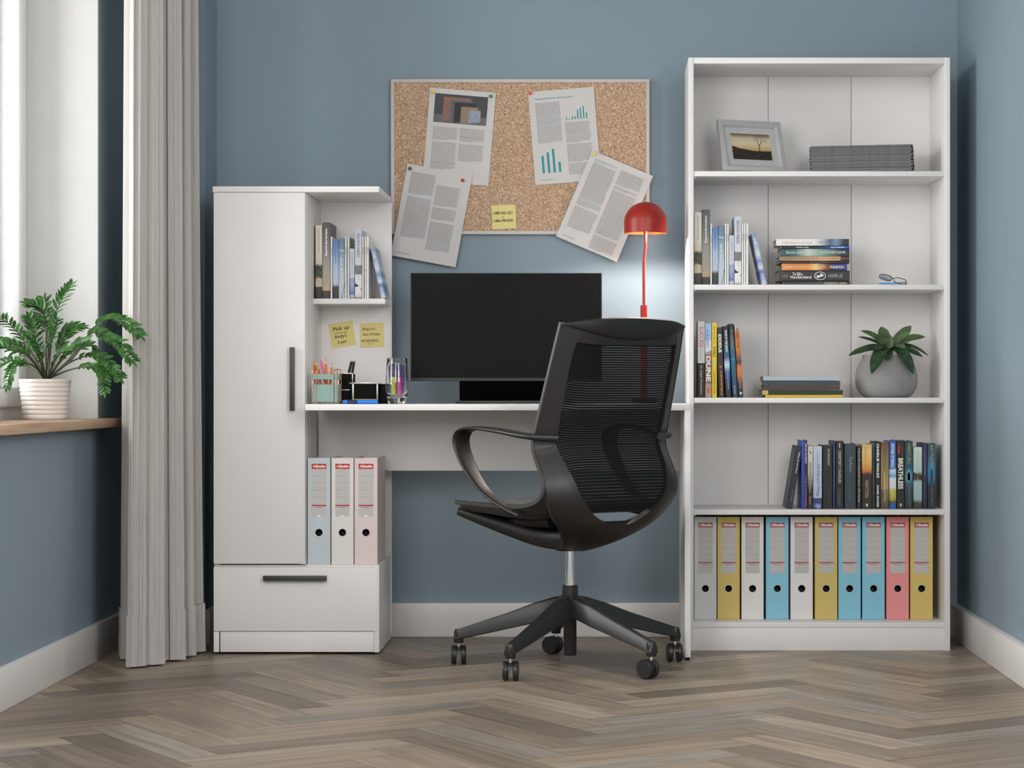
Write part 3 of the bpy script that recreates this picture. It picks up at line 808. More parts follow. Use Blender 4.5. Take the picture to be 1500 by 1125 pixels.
# --- the light coloured set, standing in the bookcase and again in the cabinet
# left x, right x, top y (pixels in the bookcase), cover, texts, shapes, depth, description
LAND = [
 (1016.8, 1027.9, 311.0, ramp_mat('cover_cream_palm', [(0.0, (34, 32, 30)), (0.155, (56, 52, 44)), (0.17, (206, 192, 168)), (0.27, (196, 180, 150)), (0.30, (90, 84, 60)), (0.44, (84, 86, 62)), (0.48, (214, 200, 178)), (0.60, (226, 216, 200)), (1.0, (222, 214, 202))], warp=0.04),
  [('MOUNTAINS AND MOOR', 0.62, 0.95, 0.42, 0.60, (120, 112, 104), 'u', 0.0)],
  [([(0.02, 0.42), (0.98, 0.36), (0.98, 0.40), (0.30, 0.46)], (52, 62, 40)), ([(0.0, 0.34), (0.9, 0.27), (0.98, 0.31), (0.2, 0.41)], (66, 70, 46))], 0.15, 'cream book with a palm picture'),
 (1028.2, 1039.9, 307.2, ramp_mat('cover_dark_horizon', [(0.0, (44, 40, 38)), (0.10, (56, 50, 46)), (0.112, (190, 164, 130)), (0.20, (176, 164, 146)), (0.45, (158, 155, 150)), (0.72, (112, 112, 112)), (1.0, (74, 74, 74))]),
  [('Beyond the horizon', 0.56, 0.92, 0.34, 0.70, W_, 'u', 0.03), ('E. CARTER', 0.18, 0.32, 0.46, 0.56, (120, 112, 100), 'u', 0.0)], [], 0.16, 'thick charcoal grey book with white lettering'),
 (1040.4, 1043.0, 327.6, ramp_mat('cover_white_mag', [(0.0, (236, 234, 230)), (1.0, (234, 232, 228))]), [('NATURE', 0.70, 0.82, 0.3, 0.7, (120, 120, 124), 'u', 0.0)], [], 0.155, 'thin white magazine'),
 (1043.3, 1052.0, 333.6, ramp_mat('cover_blue_pier', [(0.0, (44, 36, 38)), (0.20, (62, 52, 54)), (0.23, (160, 150, 154)), (0.26, (190, 200, 216)), (0.50, (184, 200, 222)), (0.80, (120, 156, 206)), (1.0, (84, 124, 184))], warp=0.02),
  [('UNDER WINTER SKIES', 0.60, 0.93, 0.42, 0.58, (40, 52, 80), 'u', 0.01), ('P. LAKE', 0.34, 0.54, 0.44, 0.56, (150, 164, 186), 'u', 0.0)], [([(0.02, 0.245), (0.98, 0.25), (0.98, 0.265), (0.02, 0.26)], (196, 190, 190))], 0.14, 'blue topped book over a brown foot'),
 (1052.3, 1061.2, 330.3, ramp_mat('cover_ship', [(0.0, (186, 196, 204)), (0.30, (190, 204, 216)), (0.60, (150, 172, 190)), (0.82, (112, 140, 164)), (1.0, (96, 126, 152))], warp=0.02),
  [('THE SHIP', 0.38, 0.69, 0.28, 0.66, (232, 238, 242), 'u', 0.01)], [([(0.02, 0.80), (0.98, 0.785), (0.98, 0.795), (0.02, 0.813)], (236, 232, 220)), ([(0.46, 0.0), (0.56, 0.0), (0.97, 0.20), (0.97, 0.23)], (66, 72, 78)), ([(0.90, 0.20), (0.99, 0.20), (0.99, 0.26), (0.90, 0.26)], (44, 48, 52))], 0.145, 'grey blue book with a rigging picture'),
 (1061.7, 1064.4, 327.7, 'mag', [('COAST', 0.72, 0.83, 0.3, 0.7, (70, 74, 84), 'u', 0.0)], [], 0.155, 'thin white magazine'),
 (1064.9, 1067.6, 327.7, 'mag', [('HARBOUR', 0.70, 0.83, 0.3, 0.7, (70, 74, 84), 'u', 0.0)], [], 0.155, 'thin white magazine'),
 (1068.2, 1075.4, 344.9, ramp_mat('cover_experience', [(0.0, (150, 150, 140)), (0.06, (190, 196, 204)), (0.09, (96, 116, 170)), (0.28, (150, 164, 196)), (0.40, (150, 166, 198)), (0.43, (206, 212, 222)), (1.0, (200, 208, 220))], warp=0.05),
  [('THE IVY EXPERIENCE', 0.47, 0.93, 0.38, 0.66, (130, 142, 140), 'u', 0.0), ('A. MOSS', 0.15, 0.33, 0.40, 0.58, (220, 226, 236), 'u', 0.0)], [], 0.13, 'short pale blue book'),
 (1075.8, 1086.0, 317.0, ramp_mat('cover_open_water', [(0.0, (120, 120, 120)), (0.04, (210, 210, 210)), (0.10, (226, 227, 228)), (0.35, (224, 224, 226)), (0.352, (150, 150, 152)), (0.47, (110, 110, 112)), (0.49, (212, 214, 220)), (1.0, (196, 202, 218))], warp=0.015),
  [('OPEN WATER', 0.60, 0.94, 0.30, 0.72, (58, 62, 72), 'u', 0.0), ('A. N. REED', 0.26, 0.42, 0.46, 0.60, (80, 82, 88), 'u', 0.0)], [([(0.02, 0.35), (0.98, 0.35), (0.98, 0.44), (0.5, 0.46), (0.02, 0.49)], (128, 128, 130)), ([(0.02, 0.17), (0.5, 0.175), (0.58, 0.195), (0.3, 0.20), (0.15, 0.225), (0.02, 0.22)], (34, 34, 36)), ([(0.86, 0.12), (0.97, 0.125), (0.97, 0.15), (0.88, 0.15)], (50, 50, 54))], 0.15, 'tall white book lettered OPEN WATER'),
 (1086.5, 1089.1, 327.8, 'mag', [('SEASIDE', 0.72, 0.83, 0.3, 0.7, (70, 74, 84), 'u', 0.0)], [], 0.155, 'thin white magazine'),
 (1089.6, 1092.3, 327.8, 'mag', [('ISLES', 0.72, 0.83, 0.3, 0.7, (70, 74, 84), 'u', 0.0)], [], 0.155, 'thin white magazine'),
 (1092.8, 1096.2, 327.6, 'mag', [('TIDES', 0.72, 0.83, 0.3, 0.7, (70, 74, 84), 'u', 0.0)], [], 0.155, 'white magazine'),
]
COVER_CLOUD = ramp_mat('cover_clouds', [(0.0, (196, 206, 220)), (0.16, (120, 148, 196)), (0.26, (92, 124, 180)), (0.34, (216, 222, 230)), (0.46, (104, 138, 192)), (0.58, (206, 214, 226)), (0.74, (160, 178, 208)), (1.0, (132, 144, 186))], warp=0.16, wscale=3)
db = 6.645
n_mag = 0
where = ['leftmost of the light books on the second shelf', 'between the cream book and a thin magazine', 'between the charcoal and the blue topped book', 'beside the grey blue one', 'right of the blue topped one', '', '', 'left of the OPEN WATER book', '', '', '', '']
mag_lab = {2: 'thin white magazine directly right of the thick charcoal book', 5: 'thin white magazine touching the grey blue rigging picture book', 6: 'thin white magazine touching the short pale blue book',
           9: 'thin white magazine touching the right side of the OPEN WATER book', 10: 'thin white magazine, middle of three right of OPEN WATER', 11: 'white magazine standing last before the leaning cloud book'}
ITEMS = []
for i, (xa, xb, ty, cov, texts, shapes, dep, desc) in enumerate(LAND):
    x0, x1 = P(xa, 0, db).x, P(xb, 0, db).x
    h = P(0, ty, db).z - SHELVES[1]
    lab = mag_lab.get(i, desc) + ', in the bookcase'
    t = thing('magazine' if i in mag_lab else 'book', lab, 'magazine' if i in mag_lab else 'book', ((x0 + x1) / 2, db - 7, SHELVES[1] + 0.0004), group='light books on the bookcase shelf')
    build_book(t, x1 - x0, h, dep, _mats['cover_white_mag'] if cov == 'mag' else cov, texts, shapes, hard=i not in mag_lab)
    ITEMS.append((t, i, desc, xa, xb))
def leaning(t_name, label, group, foot_x, wd, h, dep, ang, y, z, cover, texts, shapes=()):
    """ang > 0: top falls to the right; foot_x is the left corner of the foot"""
    t = thing(t_name, label, 'book', (0, y, z), (0, R(ang), 0), group)
    build_book(t, wd, h, dep, cover, texts, shapes)
    c, s = math.cos(R(ang)), math.sin(R(ang))
    if ang > 0:  # lower corner is the right one
        t.location = (foot_x + wd * c / 2, y, z + wd / 2 * s)
    else:
        t.location = (foot_x + wd * c / 2, y, z - wd / 2 * s)
    return t
xf = P(1123.6, 0, db).x
wl_ = 0.0145; hl = 0.1585; al = -12.2
lean = leaning('book', 'cloud picture book leaning left against the white magazines, in the bookcase', 'light books on the bookcase shelf', xf - wl_, wl_, hl, 0.14, al, db - 7, SHELVES[1] + 0.0002, COVER_CLOUD,
               [('SKY', 0.78, 0.92, 0.25, 0.75, W_, 'u', 0.02), ('BLUE TIDE', 0.06, 0.22, 0.3, 0.7, W_, 'u', 0.0)])
# copies in the cabinet: same books, second place
scx = {0: (462.0, 471.9), 1: (472.2, 483.7), 2: (484.0, 487.0), 3: (487.4, 495.9), 4: (496.1, 504.8), 5: (505.2, 507.9), 6: (508.8, 511.6), 7: (512.2, 519.3), 8: (519.7, 530.0), 9: (530.2, 533.2), 10: (533.9, 536.7), 11: (536.9, 540.2)}
dc = 6.700
for t, i, desc, xa, xb in ITEMS:
    c = copy_tree(t)
    a, b = scx[i]
    xx0 = P(a, 0, dc).x; xx1 = P(b, 0, dc).x
    k = (xx1 - xx0) / (P(xb, 0, db).x - P(xa, 0, db).x)
    c.location = ((xx0 + xx1) / 2, dc - 7, 1.0657); c.scale = (min(1.0, k), 1, 1.02)
    c['label'] = mag_lab.get(i, desc) + ', in the cabinet niche'; c['group'] = 'light books on the cabinet shelf'
c = copy_tree(lean)
c.location = lean.location + Vector((P(565.4, 0, dc).x - xf, dc - db, 1.0657 - SHELVES[1] - 0.0002))
c.location.z += 0.0002
c['label'] = 'cloud picture book leaning left at the open end of the cabinet shelf'; c['group'] = 'light books on the cabinet shelf'

# --- the flat stack on the second shelf: left x, right x, top y, bottom y
STACK = [
 (1136.9, 1243.8, 348.1, 358.1, ramp_mat('cover_white_storm', [(0.0, (20, 26, 34)), (0.08, (24, 36, 50)), (0.18, (120, 156, 180)), (0.26, (60, 96, 124)), (0.40, (214, 214, 214)), (0.5, (236, 233, 229)), (1.0, (238, 235, 231))], warp=0.05),
  [('A New Secret in the Water', 0.50, 0.92, 0.28, 0.62, (190, 164, 140), 'd', 0.0), ('MAURA LOWE', 0.14, 0.42, 0.30, 0.66, (120, 128, 136), 'd', 0.0)], 'white book fading to dark blue, on top of the flat stack', 0.13),
 (1144.0, 1244.8, 358.5, 362.6, ramp_mat('cover_black_blue', [(0.0, (16, 92, 190)), (0.30, (12, 70, 150)), (0.46, (16, 24, 40)), (1.0, (22, 24, 30))]),
  [('shadow song', 0.60, 0.78, 0.22, 0.72, W_, 'd', 0.03), ('WILLIAM MARLOWE', 0.08, 0.28, 0.22, 0.72, W_, 'd', 0.03)], 'thin black and bright blue book under the white one in the flat stack', 0.12),
 (1144.0, 1244.4, 362.9, 373.8, ramp_mat('cover_teal_title', [(0.0, (12, 26, 40)), (0.12, (20, 44, 56)), (0.40, (120, 160, 150)), (0.60, (190, 206, 190)), (0.78, (60, 110, 116)), (0.9, (40, 84, 94)), (1.0, (44, 82, 92))], warp=0.06),
  [('Book title is here', 0.50, 0.92, 0.34, 0.70, (230, 226, 206), 'd', 0.0), ("AUTHOR'S NAME", 0.06, 0.42, 0.36, 0.70, (236, 234, 226), 'd', 0.0)], 'thick teal book reading AUTHOR\'S NAME in the flat stack', 0.13),
 (1141.8, 1244.4, 374.1, 380.6, ramp_mat('cover_tan_price', [(0.0, (64, 44, 32)), (0.12, (92, 62, 40)), (0.14, (200, 158, 110)), (0.42, (226, 182, 134)), (0.8, (176, 148, 108)), (1.0, (150, 132, 100))], warp=0.02),
  [('THE PRICE OF CHRISTIAN BENSON, IN THE VALLEY', 0.16, 0.94, 0.34, 0.66, (60, 46, 36), 'd', 0.01)], 'tan book with small dark capitals in the middle of the flat stack', 0.12),
 (1141.2, 1244.4, 380.9, 384.5, ramp_mat('cover_slim_night', [(0.0, (24, 26, 32)), (1.0, (40, 42, 48))]),
  [('OUT OF REACH', 0.30, 0.56, 0.3, 0.7, (150, 150, 156), 'd', 0.0)], 'thin dark grey book between the tan and the orange one', 0.13),
 (1145.2, 1240.8, 384.9, 394.9, ramp_mat('cover_orange_man', [(0.0, (44, 54, 120)), (0.18, (44, 50, 110)), (0.24, (60, 40, 44)), (0.34, (150, 74, 40)), (0.48, (240, 200, 140)), (0.58, (226, 140, 60)), (0.8, (220, 126, 56)), (1.0, (232, 150, 84))], warp=0.08),
  [('A MAN OF GOD in Search of A CITY', 0.32, 0.96, 0.28, 0.66, (246, 220, 170), 'd', 0.0), ('PHILEMON', 0.05, 0.26, 0.30, 0.66, W_, 'd', 0.01)], 'orange book with a blue end in the flat stack', 0.12),
 (1140.0, 1244.8, 395.2, 410.9, ramp_mat('cover_black_bird', [(0.0, (26, 26, 26)), (0.85, (26, 26, 26)), (1.0, (52, 48, 38))], warp=0.06),
  [('To Kill a', 0.66, 0.80, 0.52, 0.82, (226, 222, 214), 'd', 0.02), ('Mockingbird', 0.54, 0.83, 0.16, 0.50, (226, 222, 214), 'd', 0.02), ('HARPER LEE', 0.10, 0.30, 0.34, 0.66, (170, 168, 164), 'd', 0.0)], 'thick black book with a pale bird oval near the foot of the stack', 0.13),
 (1147.8, 1245.6, 411.2, 416.8, ramp_mat('cover_dark_phoenix', [(0.0, (40, 42, 30)), (0.4, (70, 74, 44)), (0.6, (40, 42, 38)), (1.0, (26, 28, 28))], warp=0.05),
  [('LIGHT BRIGHT', 0.44, 0.76, 0.30, 0.68, (120, 116, 106), 'd', 0.0), ('PHOENIX GREY', 0.05, 0.38, 0.26, 0.72, (214, 204, 178), 'd', 0.01)], 'dark book lettered PHOENIX GREY at the bottom of the flat stack', 0.12)]
ds = 6.66
zb = SHELVES[1] + 0.0005
stack_things = []
for xa, xb, ty, by, cov, texts, lab, dep in reversed(STACK):
    L = P(xb, 0, ds).x - P(xa, 0, ds).x; wd = (by - ty) * ds / F
    t = thing('book', lab, 'book', (P(xb, 0, ds).x, ds - 7, zb + wd / 2), (0, R(-90), 0), 'books lying in a flat stack on the second shelf')
    shp = []
    if 'bird' in lab:
        oval = [(0.5 + 0.40 * math.sin(a), 0.415 + 0.082 * math.cos(a)) for a in [2 * PI * k / 24 for k in range(24)]]
        oval2 = [(0.5 + 0.33 * math.sin(a), 0.415 + 0.07 * math.cos(a)) for a in [2 * PI * k / 24 for k in range(24)]]
        shp = [(oval, (206, 204, 200))]
        texts = list(texts)
    build_book(t, wd, L, dep, cov, texts, shp, hard=wd > 0.012)
    if 'bird' in lab:
        sm = MB(); hx = wd / 2; y = -0.0009
        sm.poly([(-hx + 2 * hx * a, y, L * b) for a, b in oval2], 0)
        sm.poly([(-hx + wd * a, y - 0.0003, L * b) for a, b in ((0.36, 0.47), (0.30, 0.44), (0.40, 0.40), (0.52, 0.36), (0.66, 0.38), (0.74, 0.42), (0.60, 0.41), (0.52, 0.43), (0.62, 0.46), (0.50, 0.46))], 1)
        sm.poly([(-hx + wd * a, y - 0.0001, L * b) for a, b in ((0.30, 0.94), (0.30, 0.88), (0.42, 0.855), (0.62, 0.86), (0.62, 0.93), (0.5, 0.95))], 2)
        sm.build('spine_emblem', [ink((30, 30, 30)), ink((220, 218, 214)), ink((96, 92, 80))], t, smooth=0)
    zb += wd + 0.0004

# --- paperbacks on the third shelf
S3 = SHELVES[2]
d3 = 6.640
UP = [
 (1022.2, 1032.6, 471.0, ramp_mat('cover_success', [(0.0, (16, 16, 16)), (0.448, (16, 16, 16)), (0.45, (206, 206, 206)), (1.0, (210, 210, 210))], const=True),
  [('SUCCESS', 0.66, 0.93, 0.22, 0.82, (186, 40, 48), 'd', 0.0), ('Dr. Angela Charbonneau', 0.04, 0.42, 0.30, 0.62, (226, 224, 220), 'd', 0.0), ('ON YOUR OWN TERMS', 0.50, 0.64, 0.35, 0.50, (150, 150, 150), 'd', 0.0)], [], 'book with red title on white above a black lower half, first on the third shelf', 0.11),
 (1032.9, 1042.3, 474.0, ramp_mat('cover_desert', [(0.0, (176, 152, 138)), (0.18, (178, 156, 142)), (0.19, (142, 112, 98)), (0.58, (150, 120, 106)), (0.62, (216, 222, 230)), (0.75, (206, 216, 230)), (0.80, (150, 186, 226)), (1.0, (160, 194, 230))]),
  [('DUNE', 0.22, 0.56, 0.14, 0.86, (238, 232, 224), 'd', 0.03), ('FRANK HERBERT', 0.68, 0.92, 0.22, 0.50, (120, 120, 130), 'd', 0.0)], [([(0.02, 0.60), (0.98, 0.60), (0.98, 0.64), (0.02, 0.60)], (176, 150, 136)), ([(0.3, 0.06), (0.7, 0.06), (0.7, 0.13), (0.3, 0.13)], (214, 104, 40)), ([(0.02, 0.19), (0.98, 0.23), (0.98, 0.60), (0.7, 0.42)], (158, 126, 110))], 'book with sky blue top and sandy brown foot beside the yellow one', 0.11),
 (1042.7, 1050.2, 473.0, ramp_mat('cover_yellow_power', [(0.0, (226, 192, 20)), (1.0, (230, 200, 30))]),
  [('THE POWER OF', 0.72, 0.96, 0.34, 0.62, (60, 54, 20), 'd', 0.0), ('YOU', 0.55, 0.69, 0.24, 0.76, (40, 36, 20), 'd', 0.02), ('AUTHOR NAME', 0.05, 0.35, 0.34, 0.62, (60, 54, 20), 'd', 0.0)], [([(0.5 + 0.32 * math.cos(a), 0.455 + 0.024 * math.sin(a)) for a in [2 * PI * k / 16 for k in range(16)]], (190, 196, 190))], 'bright yellow paperback on the third shelf', 0.11)]
for xa, xb, ty, cov, texts, shp, lab, dep in UP:
    x0, x1 = P(xa, 0, d3).x, P(xb, 0, d3).x
    t = thing('book', lab, 'book', ((x0 + x1) / 2, d3 - 7, S3 + 0.0004), group='paperbacks at the left of the third shelf')
    build_book(t, x1 - x0, P(0, ty, d3).z - S3, dep, cov, texts, shp, hard=False)
# four leaning a little to the left; (foot left, foot right, top-left x, top y)
LEAN3 = [
 (1052.8, 1060.6, 1050.4, 478.0, ramp_mat('cover_exodus', [(0.0, (22, 20, 20)), (0.2, (40, 30, 26)), (0.45, (60, 48, 44)), (0.62, (40, 38, 38)), (0.9, (20, 20, 20)), (1.0, (50, 48, 48))], warp=0.1),
  [('EXODUS', 0.64, 0.90, 0.16, 0.80, (240, 238, 234), 'd', 0.03), ('J. LEVINN', 0.04, 0.46, 0.30, 0.78, (226, 140, 40), 'd', 0.02)], 'black book lettered EXODUS beside the yellow paperback'),
 (1063.4, 1071.4, 1058.6, 476.2, ramp_mat('cover_earth_night', [(0.0, (16, 18, 22)), (0.2, (30, 50, 80)), (0.36, (50, 96, 160)), (0.46, (190, 220, 230)), (0.56, (60, 90, 140)), (0.7, (40, 80, 100)), (0.8, (26, 30, 34)), (1.0, (20, 20, 22))], warp=0.06),
  [('EDGE OF THE EARTH', 0.64, 0.94, 0.34, 0.74, (236, 240, 242), 'd', 0.02), ('LUCAS WREN', 0.12, 0.38, 0.40, 0.64, (190, 204, 220), 'd', 0.0)], 'dark book with a glowing blue planet on its spine'),
 (1073.6, 1081.0, 1067.2, 472.9, ramp_mat('cover_blue_steel', [(0.0, (24, 60, 84)), (0.3, (34, 84, 114)), (0.48, (36, 100, 130)), (0.6, (44, 92, 118)), (0.82, (52, 66, 76)), (0.86, (24, 26, 28)), (1.0, (22, 24, 26))]),
  [('THE LOST REPUBLIC', 0.64, 0.93, 0.34, 0.66, (150, 176, 190), 'd', 0.0), ('BLAKE', 0.05, 0.16, 0.36, 0.60, (200, 210, 216), 'd', 0.0)], 'steel blue book third from the right end of the leaning paperbacks'),
 (1081.9, 1089.2, 1075.6, 474.0, ramp_mat('cover_orange_city', [(0.0, (20, 18, 20)), (0.10, (28, 22, 24)), (0.2, (90, 56, 46)), (0.3, (206, 112, 40)), (0.42, (216, 120, 44)), (0.48, (60, 40, 40)), (0.56, (150, 84, 46)), (0.7, (222, 128, 40)), (0.88, (210, 120, 50)), (0.93, (186, 176, 166)), (1.0, (176, 170, 164))], warp=0.05),
  [('THE GREAT CITIES', 0.68, 0.96, 0.26, 0.72, (50, 40, 36), 'd', 0.02), ('MERCER', 0.12, 0.24, 0.36, 0.62, (190, 184, 180), 'd', 0.0)], 'orange city picture book leaning at the right end of the paperbacks')]
for xa, xb, xt, ty, cov, texts, lab in LEAN3:
    x0, x1, x2 = P(xa, 0, d3).x, P(xb, 0, d3).x, P(xt, 0, d3).x
    hh = P(0, ty, d3).z - S3
    ang = -math.degrees(math.atan2(x0 - x2, hh))
    shp = [([(0.5 + 0.28 * math.cos(a), 0.06 + 0.018 * math.sin(a)) for a in [2 * PI * k / 14 for k in range(14)]], (206, 204, 200))] if 'orange' in lab else []
    if 'steel' in lab: shp = [([(0.25, 0.50), (0.75, 0.50), (0.75, 0.54), (0.25, 0.54)], (20, 150, 170))]
    leaning('book', lab, 'paperbacks at the left of the third shelf', x0, (x1 - x0) * 0.97, hh / math.cos(R(ang)) * 0.985, 0.11, ang, d3 - 7, S3 + 0.0002, cov, texts, shp)

# plain hardbacks lying on the third shelf: (left, right, top y, bottom y)
zb = S3 + 0.0005
for xa, xb, ty, by, c, lab, rd in [
    (1121.0, 1234.6, 578.0, 581.8, (222, 180, 44), 'yellow book at the bottom of the low stack of plain hardbacks', 0.0),
    (1116.3, 1234.8, 571.0, 577.8, (42, 62, 44), 'dark green hardback with a tan strip, second from the bottom of the low stack', 0.0),
    (1119.8, 1230.2, 564.6, 570.9, (84, 66, 58), 'brown hardback in the middle of the low stack', 0.0),
    (1119.8, 1230.8, 557.2, 564.4, (66, 76, 82), 'dark slate hardback second from the top of the low stack', 0.0),
    (1118.0, 1229.8, 550.6, 557.0, (176, 188, 196), 'pale grey blue hardback on top of the low stack', 0.0)]:
    L = P(xb, 0, ds).x - P(xa, 0, ds).x; wd = (by - ty) * ds / F
    t = thing('book', lab, 'book', (P(xb, 0, ds).x, ds - 7, zb + wd / 2), (0, R(-90), 0), 'plain hardbacks lying on the third shelf')
    shp = [([(0.02, 0.925), (0.98, 0.925), (0.98, 0.998), (0.02, 0.998)], (186, 164, 104))] if 'green' in lab else []
    build_book(t, wd, L, 0.15, mat('cloth_%d' % c[0], K(*c), 0.7, vary=0.05, vscale=500, bump=0.1, bscale=1500), (), shp)
    zb += wd + 0.0004

